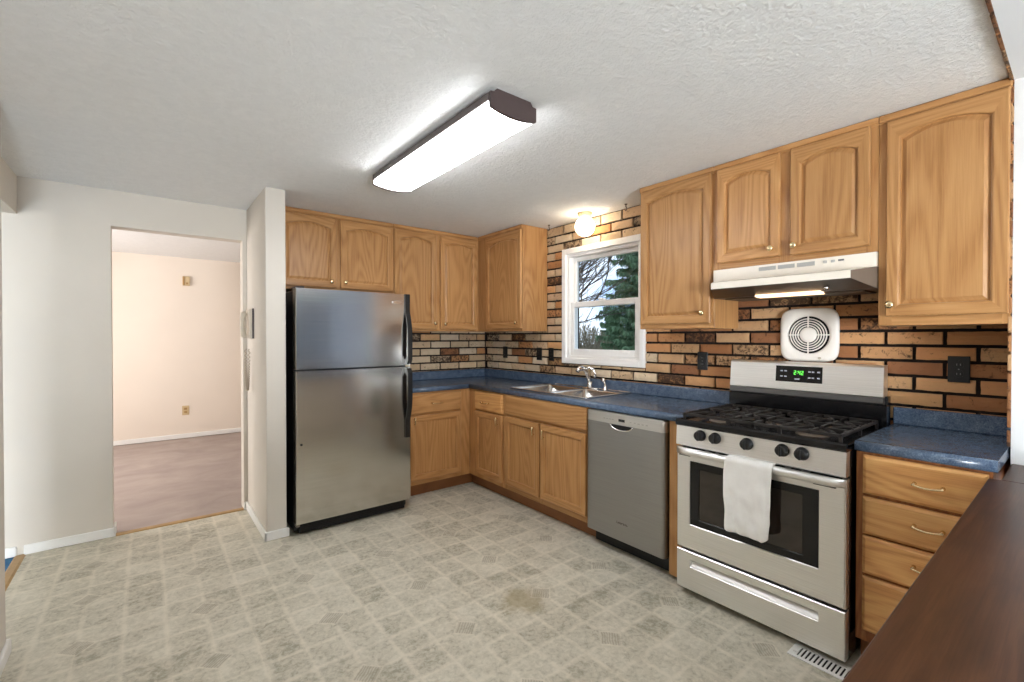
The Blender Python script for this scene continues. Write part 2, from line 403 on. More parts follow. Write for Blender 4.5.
# ------------------------------------------------------------------ brick cladding (individual raised bricks in one wall surface)
EV = [-4.12,-3.905,-3.686,-3.469,-3.25,-3.03,-2.812,-2.594,-2.376,-2.163,-1.95,-1.739,-1.525,-1.31,-1.10,-.896,-.68,-.466,-.258,-.045,.17]
OD = [(EV[i]+EV[i+1])/2 for i in range(len(EV)-1)]
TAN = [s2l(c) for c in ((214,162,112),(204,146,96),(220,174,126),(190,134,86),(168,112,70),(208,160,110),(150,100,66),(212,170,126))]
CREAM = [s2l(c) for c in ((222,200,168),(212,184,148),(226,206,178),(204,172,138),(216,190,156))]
def brick_skin(name, spans, zlines, place, clip=None, holes=()):
    bm = B(); lay = bm.verts.layers.float_color.new('Col'); jz, ju = .0074, .0082
    for j in range(len(zlines)-1):
        lo, hi = zlines[j]+jz, zlines[j+1]-jz
        for a, b in spans(j):
            pieces = [(a+ju, b-ju)]
            for (ua, ub, za, zb) in holes:
                if hi > za+.01 and lo < zb-.01:
                    np_ = []
                    for p, q in pieces:
                        if q <= ua or p >= ub: np_.append((p, q)); continue
                        if p < ua-.02: np_.append((p, ua))
                        if q > ub+.02: np_.append((ub, q))
                    pieces = np_
            if clip: pieces = [(max(p, clip[0]), min(q, clip[1])) for p, q in pieces if min(q, clip[1])-max(p, clip[0]) > .015]
            col = random.choice(CREAM if (name != 'wall_right_brick' or a > -2.25) and random.random() < .75 else TAN); k = random.uniform(.86, 1.06); mot = random.choice((0,0,.1,.15,.25,.3,.3,.45,.75,.95)) * random.uniform(.6,1)  # palette by wall position: paler and warmer light painted into brick colour
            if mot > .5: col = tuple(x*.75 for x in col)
            cuts = [(p, q, lo, hi) for p, q in pieces]
            for (ua, ub, za, zb) in holes:
                p, q = max(a+ju, ua), min(b-ju, ub)
                if q-p > .01 and lo < za-.014 < hi: cuts.append((p, q, lo, min(hi, za-.001)))
                if q-p > .01 and lo < zb+.014 < hi: cuts.append((p, q, max(lo, zb+.001), hi))
            lo_, hi_ = lo, hi
            for p, q, lo, hi in cuts:
                n0 = len(bm.verts); d = random.uniform(.018, .022); c0 = .004
                nu = max(2, int((q-p)/.02)); V = {}
                for iu in range(nu+1):
                    for iz in range(4):
                        u = p+(q-p)*iu/nu; z = lo+(hi-lo)*iz/3
                        edge = iu in (0, nu) or iz in (0, 3)
                        jit = random.uniform(-.0014, .0014)
                        V[iu,iz] = bm.verts.new(place(u+(jit if iu in (0, nu) else 0), d-(c0 if edge else 0)+random.uniform(-.001,.001), z+(jit if iz in (0, 3) else 0)))
                Bk = {}
                for iu in range(nu+1):
                    for iz in range(4):
                        if iu in (0, nu) or iz in (0, 3):
                            u = p+(q-p)*iu/nu; z = lo+(hi-lo)*iz/3
                            Bk[iu,iz] = bm.verts.new(place(u, .0, z))
                for iu in range(nu):
                    for iz in range(3): bm.faces.new([V[iu,iz],V[iu+1,iz],V[iu+1,iz+1],V[iu,iz+1]])
                    bm.faces.new([Bk[iu,0],Bk[iu+1,0],V[iu+1,0],V[iu,0]]); bm.faces.new([V[iu,3],V[iu+1,3],Bk[iu+1,3],Bk[iu,3]])
                for iz in range(3):
                    bm.faces.new([Bk[0,iz],V[0,iz],V[0,iz+1],Bk[0,iz+1]]); bm.faces.new([V[nu,iz],Bk[nu,iz],Bk[nu,iz+1],V[nu,iz+1]])
                bm.verts.ensure_lookup_table()
                for v in bm.verts[n0:]: v[lay] = (*[min(1, x*k) for x in col], mot)
            lo, hi = lo_, hi_
    o = struct(name, bm, M['brick']); return o
ZL = [1.016+.0727*j for j in range(-2, 19)]; ZL[-1] = 2.335
def right_spans(j):
    row = j-2
    E_ = EV if row % 2 == 0 else OD
    return [(E_[i], E_[i+1]) for i in range(len(E_)-1)]
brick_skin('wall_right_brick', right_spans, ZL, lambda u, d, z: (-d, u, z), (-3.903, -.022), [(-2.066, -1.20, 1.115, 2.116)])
BE = [-.128-.2225*k for k in range(-1, 7)]; BO = [-.228-.2255*k+.0 for k in range(-1, 7)]
def back_spans(j):
    E_ = sorted(BE if (j % 2 == 0) else BO)
    return [(E_[i], E_[i+1]) for i in range(len(E_)-1)]
bm = B(); box(bm, -1.30, 0, -.006, 0, .86, 1.45); struct('wall_back_mortar', bm, M['mortar'])
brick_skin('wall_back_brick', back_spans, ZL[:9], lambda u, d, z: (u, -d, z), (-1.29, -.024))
# ragged brick ends along the pass-through opening
bm = B(); lay = bm.verts.layers.float_color.new('Col')
for j in range(20):
    z0, z1 = .93+.0727*j, .93+.0727*(j+1)-.011
    if z0 > 2.32: break
    n0 = len(bm.verts); w = random.uniform(.003,.007); box(bm, -.312-w, -.306, -3.9168, -3.9065, z0, min(z1, 2.325), .0015)
    bm.verts.ensure_lookup_table(); c = random.choice(TAN)
    for v in bm.verts[n0:]: v[lay] = (*[x*.8 for x in c], random.choice((0,.3,.6)))
for j in range(22):
    x1 = -.33-.145*j; n0 = len(bm.verts); w = random.uniform(.002,.006)
    box(bm, x1-.132, x1, -3.917, -3.907, H-.013-w, H-.001, .0015)
    bm.verts.ensure_lookup_table(); c = random.choice(TAN)
    for v in bm.verts[n0:]: v[lay] = (*[x*.55 for x in c], random.choice((.3,.6,.9)))
struct('trim_pass_through_edge', bm, M['brick'])

# ------------------------------------------------------------------ window
wn = thing('window_1', (0,-1.63,1.16), None, None); wn['kind'] = 'structure'
def ring(bm, y0, y1, z0, z1, w, x0, x1, bev=.003, wb=None, wt=None):
    wb = w if wb is None else wb; wt = w if wt is None else wt
    box(bm, x0, x1, y0, y0-w, z0, z1, bev); box(bm, x0, x1, y1+w, y1, z0, z1, bev)
    box(bm, x0, x1, y0-w+.001, y1+w-.001, z0, z0+wb, bev); box(bm, x0, x1, y0-w+.001, y1+w-.001, z1-wt, z1, bev)
bm = B(); ring(bm, -1.203, -2.063, 1.119, 2.113, .045, -.034, -.0005, .004, .05, .05); obj('casing', bm, M['vinyl'], wn)
bm = B(); ring(bm, WY0-.001, WY1+.001, WZ0+.001, WZ1-.001, .032, -.012, .10, .002, .022, .028); obj('frame', bm, M['vinyl'], wn)
us = obj('upper_sash', (lambda b: (ring(b, WY0-.034, WY1+.034, 1.602, WZ1-.03, .034, .040, .072, .003, .05, .034), b)[1])(B()), M['vinyl'], wn)
bm = B(); box(bm, .054, .058, WY0-.066, WY1+.066, 1.65, WZ1-.062); obj('pane', bm, M['glass'], us)
ls = obj('lower_sash', (lambda b: (ring(b, WY0-.034, WY1+.034, WZ0+.024, 1.648, .040, .004, .036, .003, .056, .044), b)[1])(B()), M['vinyl'], wn)
bm = B(); box(bm, .018, .022, WY0-.07, WY1+.07, WZ0+.078, 1.606); obj('pane', bm, M['glass'], ls)
for y in (-1.42, -1.83):
    bm = B(); box(bm, -.008, .004, y, y-.075, 1.226, 1.236, .002); box(bm, -.012, -.006, y-.004, y-.071, 1.220, 1.238, .002); obj('sash_lift', bm, M['vinyl'], ls)
bm = B(); box(bm, -.004, .03, -1.60, -1.65, 1.649, 1.662, .003); box(bm, .004, .02, -1.585, -1.625, 1.660, 1.668, .003); obj('sash_lock', bm, M['vinyl'], ls)

# ------------------------------------------------------------------ cabinets
XB = -.024      # everything that hangs on the brick starts just in front of it
def P_(wall, u, d, z):
    return (u, -d, z) if wall == 'back' else (-d, u, z)
def wbox(bm, wall, u0, u1, d0, d1, z0, z1, bev=0, mat=0):
    if wall == 'back': box(bm, u0, u1, -d0, -d1, z0, z1, bev, mat)
    else: box(bm, -d0, -d1, u0, u1, z0, z1, bev, mat)
def panel_door(parent, wall, u0, u1, z0, z1, dface, arch=.034, stile=.047, rail=.050, name='door', raised=True, mats=None):
    """frame-and-panel door; arch lowers the corners of the top rail opening"""
    u0, u1 = min(u0, u1), max(u0, u1); bm = B(); T = .020; NT = 14
    def loop(ins_u, ins_b, ins_t, ar, d):
        a, b, lo, hi = u0+ins_u, u1-ins_u, z0+ins_b, z1-ins_t
        pts = [(a, lo), (b, lo)]
        for k in range(NT+1):
            t = k/NT; u = b+(a-b)*t; q = abs(2*t-1)
            drop = ar*(1-math.sqrt(max(0, 1-min(1, q*1.02)**2))) if ar else 0
            drop = ar*(q**2) if ar else 0
            pts.append((u, hi-drop))
        return [bm.verts.new(P_(wall, u, d, z)) for u, z in pts]
    s, r = stile, rail
    L = [loop(0,0,0,0,dface), loop(0,0,0,0,dface+T-.004), loop(.004,.004,.004,0,dface+T),
         loop(s-.006,r-.006,r-.006,arch,dface+T), loop(s,r,r,arch,dface+T-.003), loop(s+.002,r+.002,r+.002,arch,dface+T-.013)]
    if raised: L += [loop(s+.007,r+.007,r+.007,arch,dface+T-.013), loop(s+.022,r+.022,r+.022,arch*.97,dface+T-.004)]
    else: L += [loop(s+.012,r+.012,r+.012,arch,dface+T-.011)]
    n = NT+3
    for i in range(len(L)-1):
        for k in range(n):
            f = bm.faces.new([L[i][k], L[i][(k+1) % n], L[i+1][(k+1) % n], L[i+1][k]])
            if i in (2,3) and (k == 0 or 2 <= k < NT+2): f.material_index = 1
    bm.faces.new(list(reversed(L[0]))); bm.faces.new(L[-1])
    return obj(name, bm, mats or [M['oak_v'], M['oak_h']], parent)
def slab_front(parent, wall, u0, u1, z0, z1, dface, name='drawer_front', mat=None):
    u0, u1 = min(u0, u1), max(u0, u1); bm = B(); T = .020
    def loop(i, d): return [bm.verts.new(P_(wall, u, d, z)) for u, z in ((u0+i,z0+i),(u1-i,z0+i),(u1-i,z1-i),(u0+i,z1-i))]
    L = [loop(0,dface), loop(0,dface+T-.010), loop(.004,dface+T-.006), loop(.012,dface+T)]
    for i in range(len(L)-1):
        for k in range(4): bm.faces.new([L[i][k], L[i][(k+1)%4], L[i+1][(k+1)%4], L[i+1][k]])
    bm.faces.new(list(reversed(L[0]))); bm.faces.new(L[-1])
    return obj(name, bm, mat or M['oak_h'], parent)
def knob(parent, wall, u, z, d):
    bm = B(); prof = [(.005,0),(.006,.001),(.005,.010),(.011,.014),(.0165,.019),(.0160,.025),(.0095,.029),(.001,.030)]
    c = P_(wall, u, d, z)
    lathe(bm, prof, c, 'y' if wall == 'back' else 'x', 16, sign=-1)
    return obj('knob', bm, M['brass'], parent)
def bar_knob(parent, wall, u, z, d):
    """upright little pull on the base doors"""
    bm = B()
    for dz in (-.024, .024): tube(bm, [P_(wall, u, d, z+dz), P_(wall, u, d+.020, z+dz)], .004, 8)
    tube(bm, [P_(wall, u, d+.018, z-.036), P_(wall, u, d+.022, z-.018), P_(wall, u, d+.023, z), P_(wall, u, d+.022, z+.018), P_(wall, u, d+.018, z+.036)], [.004,.0055,.0062,.0055,.004], 8)
    return obj('pull', bm, M['brass'], parent)
def bail_pull(parent, wall, u, z, d, w=.09, rise=-.006):
    bm = B()
    for s in (-1, 1):
        tube(bm, [P_(wall, u+s*w/2, d, z), P_(wall, u+s*w/2, d+.022, z)], [.0075,.0045], 10)
    pts = [P_(wall, u+(t-.5)*w*1.12, d+.023+.004*math.sin(PI*t), z+rise*math.sin(PI*t)) for t in [k/10 for k in range(11)]]
    tube(bm, pts, .0045, 8)
    return obj('pull', bm, M['brass'], parent)
def carcass(parent, wall, u0, u1, dback, dfront, z0, z1, top=True, mat=None, name='body'):
    """box of panels, open at the front behind the face frame"""
    u0, u1 = min(u0, u1), max(u0, u1); bm = B(); t = .016
    wbox(bm, wall, u0, u0+t, dback, dfront, z0, z1); wbox(bm, wall, u1-t, u1, dback, dfront, z0, z1)
    wbox(bm, wall, u0+t, u1-t, dback, dfront, z0, z0+t); wbox(bm, wall, u0+t, u1-t, dback, dback+.008, z0+t, z1)
    if top: wbox(bm, wall, u0+t, u1-t, dback, dfront, z1-t, z1)
    return obj(name, bm, mat or M['oak_v'], parent)
def face_frame(parent, wall, u0, u1, z0, z1, d, vs, hs, mat=None):
    """vs: list of (u0,u1) stiles; hs: list of (u0,u1,z0,z1) rails"""
    bm = B()
    for a, b in vs: wbox(bm, wall, a, b, d-.019, d, z0, z1, .0012)
    for a, b, c, e in hs: wbox(bm, wall, a, b, d-.018, d-.0007, c+.0002, e-.0002, .0012, 1)
    return obj('face_frame', bm, mat or [M['oak_v'], M['oak_h']], parent)
def top_trim(parent, wall, u0, u1, d):
    u0, u1 = min(u0, u1), max(u0, u1)
    bm = B(); wbox(bm, wall, u0, u1, d+.0005, d+.014, 2.304, 2.334, .004); wbox(bm, wall, u0, u1, d+.0005, d+.008, 2.297, 2.305, .002)
    return obj('top_trim', bm, M['oak_h'], parent)
UD, UF = .296, .315     # wall cabinet depth to the frame back, frame front
def upper(name, wall, u0, u1, z0, doors, label, group=None, fillers=(), zt=2.334, trim=True, arch=.034, dback=None, trim_span=None):
    a, b = min(u0, u1), max(u0, u1)
    dback = (.024 if dback is None else dback)
    t = thing(name, P_(wall, (a+b)/2, .16, z0), label, 'cabinet', 'oak wall cabinets')
    carcass(t, wall, a, b, dback, UD, z0, zt)
    st = [(a, a+.02), (b-.02, b)]+list(fillers)
    ds = sorted(doors, key=lambda d: min(d[0], d[1]))
    for i in range(len(ds)-1): st.append((max(ds[i][0:2])-.012, min(ds[i+1][0:2])+.012))
    lo, hi = min(min(d[0:2]) for d in ds), max(max(d[0:2]) for d in ds)
    st = [(a, lo+.018), (hi-.018, b)]+st[2:]
    zb, ztp = ds[0][2], ds[0][3]
    face_frame(t, wall, a, b, z0, zt, UF, st, [(a+.019, b-.019, z0, zb+.015), (a+.019, b-.019, ztp-.015, zt)])
    for (d0, d1, c, e, ku, kz) in doors:
        dr = panel_door(t, wall, d0, d1, c, e, UF+.0035, arch, name='door')
        knob(dr, wall, ku, kz, UF+.0232)
    if trim:
        ta, tb = trim_span or (a, b); top_trim(t, wall, ta, tb, UF)
    return t
upper('wall_cabinet', 'back', -2.155, -1.2145, 1.715,
      [(-2.118,-1.700,1.740,2.292,-1.742,1.787), (-1.668,-1.221,1.740,2.292,-1.632,1.790)], 'wide short oak cabinet with two arched doors above the refrigerator', dback=.002)
upper('wall_cabinet', 'back', -1.2135, -.001, 1.400,
      [(-1.207,-.793,1.420,2.292,-.816,1.475), (-.751,-.341,1.420,2.292,-.710,1.470)], 'oak cabinet with two tall doors beside the refrigerator, reaching into the corner', trim_span=(-1.2135, -.331))
upper('wall_cabinet', 'right', -.3172, -1.0056, 1.400,
      [(-.475,-1.000,1.424,2.292,-.952,1.475)], 'single-door oak cabinet in the corner, on the brick wall before the window', trim_span=(-1.0056, -.331))
upper('wall_cabinet', 'right', -2.2326, -2.7440, 1.400,
      [(-2.250,-2.729,1.430,2.300,-2.686,1.490)], 'tall single-door oak cabinet between window and range hood')
upper('wall_cabinet', 'right', -2.7452, -3.5068, 1.733,
      [(-2.767,-3.100,1.770,2.300,-3.062,1.810), (-3.150,-3.479,1.764,2.300,-3.172,1.810)], 'short oak cabinet with two arched doors directly above the white hood')
upper('wall_cabinet', 'right', -3.5080, -3.9130, 1.400,
      [(-3.538,-3.909,1.440,2.297,-3.556,1.490)], 'large single-door oak cabinet above the four-drawer unit')

BF = .61     # base face
def base_body(t, wall, u0, u1, dback, top=False, mat=None, toe=(0,0)):
    a, b = min(u0, u1), max(u0, u1)
    carcass(t, wall, a, b, dback, BF-.0195, .11, .8835, top, mat)
    bm = B(); wbox(bm, wall, a+toe[0], b-toe[1], .30, .535, .001, .109); return obj('toe_kick', bm, M['toe'], t)
# back run: drawer over door, next to the fridge
t = thing('base_cabinet', (-.94,-.31,0), 'oak base cabinet with one drawer and one door next to the refrigerator', 'cabinet', 'oak base cabinets')
base_body(t, 'back', -1.272, -.024, .024, toe=(0,.51))
face_frame(t, 'back', -1.272, -.6105, .11, .8835, BF, [(-1.272,-1.185), (-.725,-.6115)], [(-1.272,-.62,.11,.165), (-1.272,-.62,.672,.722), (-1.272,-.62,.852,.8835)])
d = slab_front(t, 'back', -1.200, -.709, .703, .868, BF+.0030, 'drawer'); bail_pull(d, 'back', -.962, .788, BF+.0228)
d = panel_door(t, 'back', -1.200, -.714, .150, .690, BF+.0030, 0, raised=False); bar_knob(d, 'back', -1.168, .648, BF+.0228)
# right run, narrow unit
t = thing('base_cabinet', (-.31,-.87,0), 'narrow oak base cabinet with small drawer in the inside corner', 'cabinet', 'oak base cabinets')
base_body(t, 'right', -.6125, -1.1375, .024, toe=(0,-.0765))
face_frame(t, 'right', -.6125, -1.1375, .11, .8835, BF, [(-.6125,-.731), (-1.108,-1.1375)], [(-.62,-1.13,.11,.168), (-.62,-1.13,.680,.730), (-.62,-1.13,.856,.8835)])
d = slab_front(t, 'right', -.716, -1.121, .714, .872, BF+.0030, 'drawer', M['pine_h']); bail_pull(d, 'right', -.893, .785, BF+.0228)
d = panel_door(t, 'right', -.722, -1.117, .154, .700, BF+.0030, 0, raised=False); bar_knob(d, 'right', -1.062, .650, BF+.0228)
# sink base
t = thing('base_cabinet', (-.31,-1.59,0), 'wide oak sink cabinet with false drawer front over two doors', 'cabinet', 'oak base cabinets')
base_body(t, 'right', -1.1385, -2.046, .024)
face_frame(t, 'right', -1.1385, -2.046, .11, .8835, BF, [(-1.1385,-1.17), (-1.56,-1.596), (-2.02,-2.046)], [(-1.14,-2.04,.11,.172), (-1.14,-2.04,.690,.742), (-1.14,-2.04,.866,.8835)])
slab_front(t, 'right', -1.162, -2.038, .724, .881, BF+.0030, 'false_drawer_front')
d = panel_door(t, 'right', -1.161, -1.570, .158, .708, BF+.0030, 0, raised=False); bar_knob(d, 'right', -1.520, .645, BF+.0228)
d = panel_door(t, 'right', -1.586, -2.032, .158, .708, BF+.0030, 0, raised=False); bar_knob(d, 'right', -1.628, .640, BF+.0228)
# filler between dishwasher and range
t = thing('filler_panel', (-.31,-2.69,0), 'slim upright oak end panel between dishwasher and range', 'panel')
bm = B(); box(bm, -.024, -.59, -2.643, -2.735, .11, .8835, .001); obj('panel', bm, M['oak_v'], t)
bm = B(); box(bm, -.5905, -.61, -2.643, -2.735, .02, .8835, .0015); obj('face_strip', bm, M['oak_v'], t)
bm = B(); box(bm, -.05, -.535, -2.645, -2.733, .001, .1095); obj('toe_kick', bm, M['toe'], t)
# four-drawer unit
t = thing('base_cabinet', (-.31,-3.71,0), 'reddish oak base cabinet with four stacked drawers under the short blue counter', 'cabinet', 'oak base cabinets')
base_body(t, 'right', -3.508, -3.898, .024, mat=M['oak_red'])
face_frame(t, 'right', -3.508, -3.898, .11, .8835, BF, [(-3.508,-3.546), (-3.88,-3.898)], [(-3.51,-3.89,.11,.172), (-3.51,-3.89,.372,.402), (-3.51,-3.89,.535,.562), (-3.51,-3.89,.695,.725), (-3.51,-3.89,.862,.8835)], [M['oak_red'], M['oak_red']])
for z0, z1, pz in ((.717,.873,.797), (.554,.704,.638), (.394,.545,.481), (.160,.383,.29)):
    d = slab_front(t, 'right', -3.533, -3.889, z0, z1, BF+.0030, 'drawer', M['pine_h']); bail_pull(d, 'right', -3.735, pz, BF+.0228, .08)

# ------------------------------------------------------------------ countertops
CT, CB = .925, .885
def round_edge(n=6, r=.018):
    """front roll in (depth, z): from the flat underside round to the flat top"""
    p = [(.600, CB), (.622, CB)]
    for k in range(n+1):
        a = -PI/2+PI/2*k/n; p.append((.635-.010+.010*math.cos(a), CB+.010+.010*math.sin(a)))
    for k in range(n+1):
        a = PI/2*k/n; p.append((.635-r+r*math.cos(a), CT-r+r*math.sin(a)))
    p.append((.600, CT)); return p
E_PROF = round_edge()
t = thing('countertop', (-.3,-.9,CB), 'long blue laminate countertop in an L around the sink corner', 'countertop')
SX0, SX1, SY0, SY1 = -.062, -.546, -1.152, -1.953      # hole for the sink
bm = B()
box(bm, -1.285, -.024, -.024, -.600, CB, CT); 
box(bm, -.024, -.600, -.600, SY0, CB, CT); box(bm, -.024, SX0, SY0, SY1, CB, CT); box(bm, SX1, -.600, SY0, SY1, CB, CT); box(bm, -.024, -.600, SY1, -2.738, CB, CT)
prism(bm, [(-d_, z_) for d_, z_ in E_PROF], 'y', -.600, -2.738, smooth=True)
prism(bm, [(-d_, z_) for d_, z_ in E_PROF], 'x', -1.285, -.600, smooth=True)
obj('worktop', bm, M['laminate'], t)
bm = B(); box(bm, -1.285, -.0445, -.0245, -.044, CT+.0003, 1.008, .004); box(bm, -.0245, -.044, -.0245, -2.738, CT+.0003, 1.008, .004); obj('backsplash', bm, M['laminate'], t)
t = thing('countertop', (-.3,-3.7,CB), 'short blue laminate countertop to the side of the range, over four drawers', 'countertop')
bm = B(); box(bm, -.024, -.600, -3.506, -3.911, CB, CT); prism(bm, [(-d_, z_) for d_, z_ in E_PROF], 'y', -3.506, -3.911, smooth=True); obj('worktop', bm, M['laminate'], t)
bm = B(); box(bm, -.0245, -.044, -3.506, -3.902, CT+.0003, 1.008, .004); obj('backsplash', bm, M['laminate'], t)

# ------------------------------------------------------------------ sink, faucet, sprayer
t = thing('sink', (-.3,-1.55,CT), 'double-bowl stainless steel sink set in the blue counter under the window', 'sink')
def rrect(x0, x1, y0, y1, r, z, n=5):
    x0, x1 = sorted((x0, x1)); y0, y1 = sorted((y0, y1)); out = []
    for cx, cy, a0 in ((x1-r,y1-r,0),(x0+r,y1-r,PI/2),(x0+r,y0+r,PI),(x1-r,y0+r,1.5*PI)):
        for k in range(n+1): a = a0+PI/2*k/n; out.append((cx+r*math.cos(a), cy+r*math.sin(a), z))
    return out
def loft(bm, loops, cap=True, mat=0):
    R = [[bm.verts.new(p) for p in l] for l in loops]; n = len(R[0])
    for i in range(len(R)-1):
        for k in range(n):
            f = bm.faces.new([R[i][k],R[i][(k+1)%n],R[i+1][(k+1)%n],R[i+1][k]]); f.smooth = True; f.material_index = mat
    if cap: bm.faces.new(R[-1]).material_index = mat
    return R
bm = B(); Y0, Y1, X0, X1 = -1.135, -1.968, -.046, -.560; zt = CT+.006
# rim plates round the bowls
bowls = [(-1.170,-1.535), (-1.575,-1.933)]; bx0, bx1 = -.135, -.525
for a in ((X0,bx0,Y0,Y1),(bx1,X1,Y0,Y1),(bx0,bx1,Y0,bowls[0][0]),(bx0,bx1,bowls[0][1],bowls[1][0]),(bx0,bx1,bowls[1][1],Y1)):
    box(bm, a[0], a[1], a[2], a[3], CT+.0006, zt)
tube(bm, rrect(X0+.004, X1-.004+.008, Y0-.004, Y1+.004, .02, CT+.0060), .0052, 6, closed=True)
obj('rim', bm, M['steel_sink'], t)
for a, b in bowls:
    bm = B(); e = .0005
    loft(bm, [rrect(bx0-e, bx1+e, a-e, b+e, .004, zt), rrect(bx0-.006, bx1+.006, a-.006, b+.006, .03, CT-.004), rrect(bx0-.012, bx1+.012, a-.012, b+.012, .045, CT-.14), rrect(bx0-.035, bx1+.035, a-.035, b+.035, .05, CT-.165)])
    o = obj('bowl', bm, M['steel_sink'], t, False)
    bm = B(); lathe(bm, [(.042,0),(.042,.003),(.032,.003),(.026,.001)], ((bx0+bx1)/2,(a+b)/2,CT-.1645), 'z', 20); obj('drain', bm, M['chrome'], o)
t = thing('faucet', (-.088,-1.585,zt), 'chrome single-lever kitchen faucet on the sink deck', 'faucet')
fx, fy = -.088, -1.585
bm = B(); loft(bm, [[(fx+p*math.cos(a)*.028, fy+p*math.sin(a)*.085, z) for a in [2*PI*k/28 for k in range(28)]] for p, z in ((1,zt+.0005),(1,zt+.006),(.85,zt+.011))]); obj('deck_plate', bm, M['chrome'], t)
bm = B(); lathe(bm, [(.026,0),(.026,.010),(.021,.022),(.019,.045),(.002,.050)], (fx,fy,zt+.010), 'z', 20); obj('body', bm, M['chrome'], t)
bm = B(); tube(bm, [(fx,fy,zt+.045),(fx-.012,fy+.004,zt+.085),(fx-.030,fy+.010,zt+.130),(fx-.050,fy+.014,zt+.156),(fx-.080,fy+.020,zt+.166),(fx-.105,fy+.026,zt+.158),(fx-.118,fy+.029,zt+.140)], [.016,.0155,.0155,.017,.019,.019,.017], 14); obj('spout', bm, M['chrome'], t)
bm = B(); tube(bm, [(fx-.040,fy+.006,zt+.158),(fx-.022,fy-.014,zt+.172),(fx+.004,fy-.030,zt+.158),(fx+.016,fy-.040,zt+.128),(fx+.014,fy-.042,zt+.092)], [.010,.010,.0095,.009,.010], 10); obj('lever', bm, M['chrome'], t)
t = thing('side_sprayer', (-.085,-1.742,zt), 'small chrome side sprayer beside the faucet', 'sprayer')
bm = B(); lathe(bm, [(.022,0),(.022,.006),(.014,.014),(.012,.03),(.011,.034)], (-.085,-1.742,zt+.0005), 'z', 18); obj('holder', bm, M['chrome'], t)
bm = B(); tube(bm, [(-.085,-1.742,zt+.03),(-.086,-1.741,zt+.05),(-.089,-1.739,zt+.068),(-.100,-1.736,zt+.082),(-.118,-1.732,zt+.086)], [.010,.011,.013,.015,.012], 12); obj('spray_head', bm, M['chrome'], t)

# ------------------------------------------------------------------ refrigerator
FX0, FX1, FY = -2.123, -1.294, -.822
t = thing('refrigerator', ((FX0+FX1)/2,-.42,0), 'stainless top-freezer refrigerator with black sides and handles', 'refrigerator')
bm = B(); box(bm, FX0+.004, FX1-.004, -.03, -.742, .02, 1.665, .006); obj('cabinet_body', bm, M['black_plastic'], t)
def fr_door(name, z0, z1):
    bm = B(); prof = []
    for q in (0,.006,.5,.994,1):           # flat front with eased sides
        u = FX0+(FX1-FX0)*q; e = min(q, 1-q)
        prof.append((u, FY+(.004 if e < .001 else 0)))
    poly = [(FX0,-.748)]+prof+[(FX1,-.748)]
    t_ = bmesh.new(); prism(t_, poly, 'z', z0, z1)
    _merge(bm, t_); return obj(name, bm, M['steel_fridge'], t)
fz = fr_door('freezer_door', 1.130, 1.676); fg = fr_door('fridge_door', .092, 1.118)
def fr_handle(door, flip, za, zb):
    """flat strip at the far end, bowing out towards the seam"""
    bm = B(); xa, xb = FX1-.048, FX1-.012; n = 16; top = []; bot = []
    for k in range(n+1):
        q = k/n; z = za+(zb-za)*q
        bow = .014 if q < .24 else .014+.044*math.sin(min(1, (q-.24)/.34)*PI/2) if q < .93 else .058-.02*(q-.93)/.07
        inn = .001 if q < .24 else bow-.016
        if q > .93: inn = .001
        top.append((FY-bow, z)); bot.append((FY-inn, z))
    poly = top+list(reversed(bot))
    A = [bm.verts.new((xa, p[0], p[1])) for p in poly]; C_ = [bm.verts.new((xb, p[0], p[1])) for p in poly]; m_ = len(poly)
    for k in range(m_): bm.faces.new([A[k],A[(k+1)%m_],C_[(k+1)%m_],C_[k]])
    for S in (A, C_):
        for k in range(n): bm.faces.new([S[k],S[k+1],S[m_-2-k],S[m_-1-k]])
    return obj('handle', bm, M['black_plastic'], door)
fr_handle(fz, 0, 1.676, 1.140); fr_handle(fg, 1, .575, 1.108)
bm = B(); box(bm, FX0+.03, FX1-.03, -.70, -.775, .012, .088, .004); 
for k in range(5): box(bm, FX0+.06, FX1-.06, -.774, -.779, .022+.013*k, .028+.013*k, .001)
obj('kick_grille', bm, M['kick_black'], t)
for x, y in ((FX0+.05,-.72),(FX1-.05,-.72),(FX0+.05,-.08),(FX1-.05,-.08)):
    bm = B(); lathe(bm, [(.016,0),(.016,.014),(.010,.02)], (x,y,0), 'z', 14); obj('leveling_foot', bm, M['kick_black'], t)
bm = B(); box(bm, FX0+.01, FX0+.06, -.66, -.815, 1.6765, 1.690, .004); obj('hinge_cap', bm, M['brown_metal'], t)
bm = B(); box(bm, FX0+.004, FX0+.028, -.75, -.80, .066, .0915, .003); obj('lower_hinge', bm, M['burner_metal'], t)
# chrome oval emblem on the freezer door
bm = B(); ex, ez = -1.406, 1.610
loft(bm, [[(ex+.042*s*math.cos(a), y, ez+.0125*s*math.sin(a)) for a in [2*PI*k/32 for k in range(32)]] for s, y in ((1,FY-.0005),(1,FY-.003),(.86,FY-.0045))])
for s in (-1, 1):
    prism(bm, [(ex+s*.006,ez-.006),(ex+s*.030,ez-.004),(ex+s*.034,ez),(ex+s*.030,ez+.004),(ex+s*.006,ez+.006)], 'y', FY-.0045, FY-.0058)
obj('emblem', bm, M['chrome'], fz)
bm = B(); lathe(bm, [(.007,0),(.007,.002),(.004,.003)], (-2.089,FY-.001,.625), 'y', 14, sign=-1); obj('hole_plug', bm, M['black_plastic'], fg)

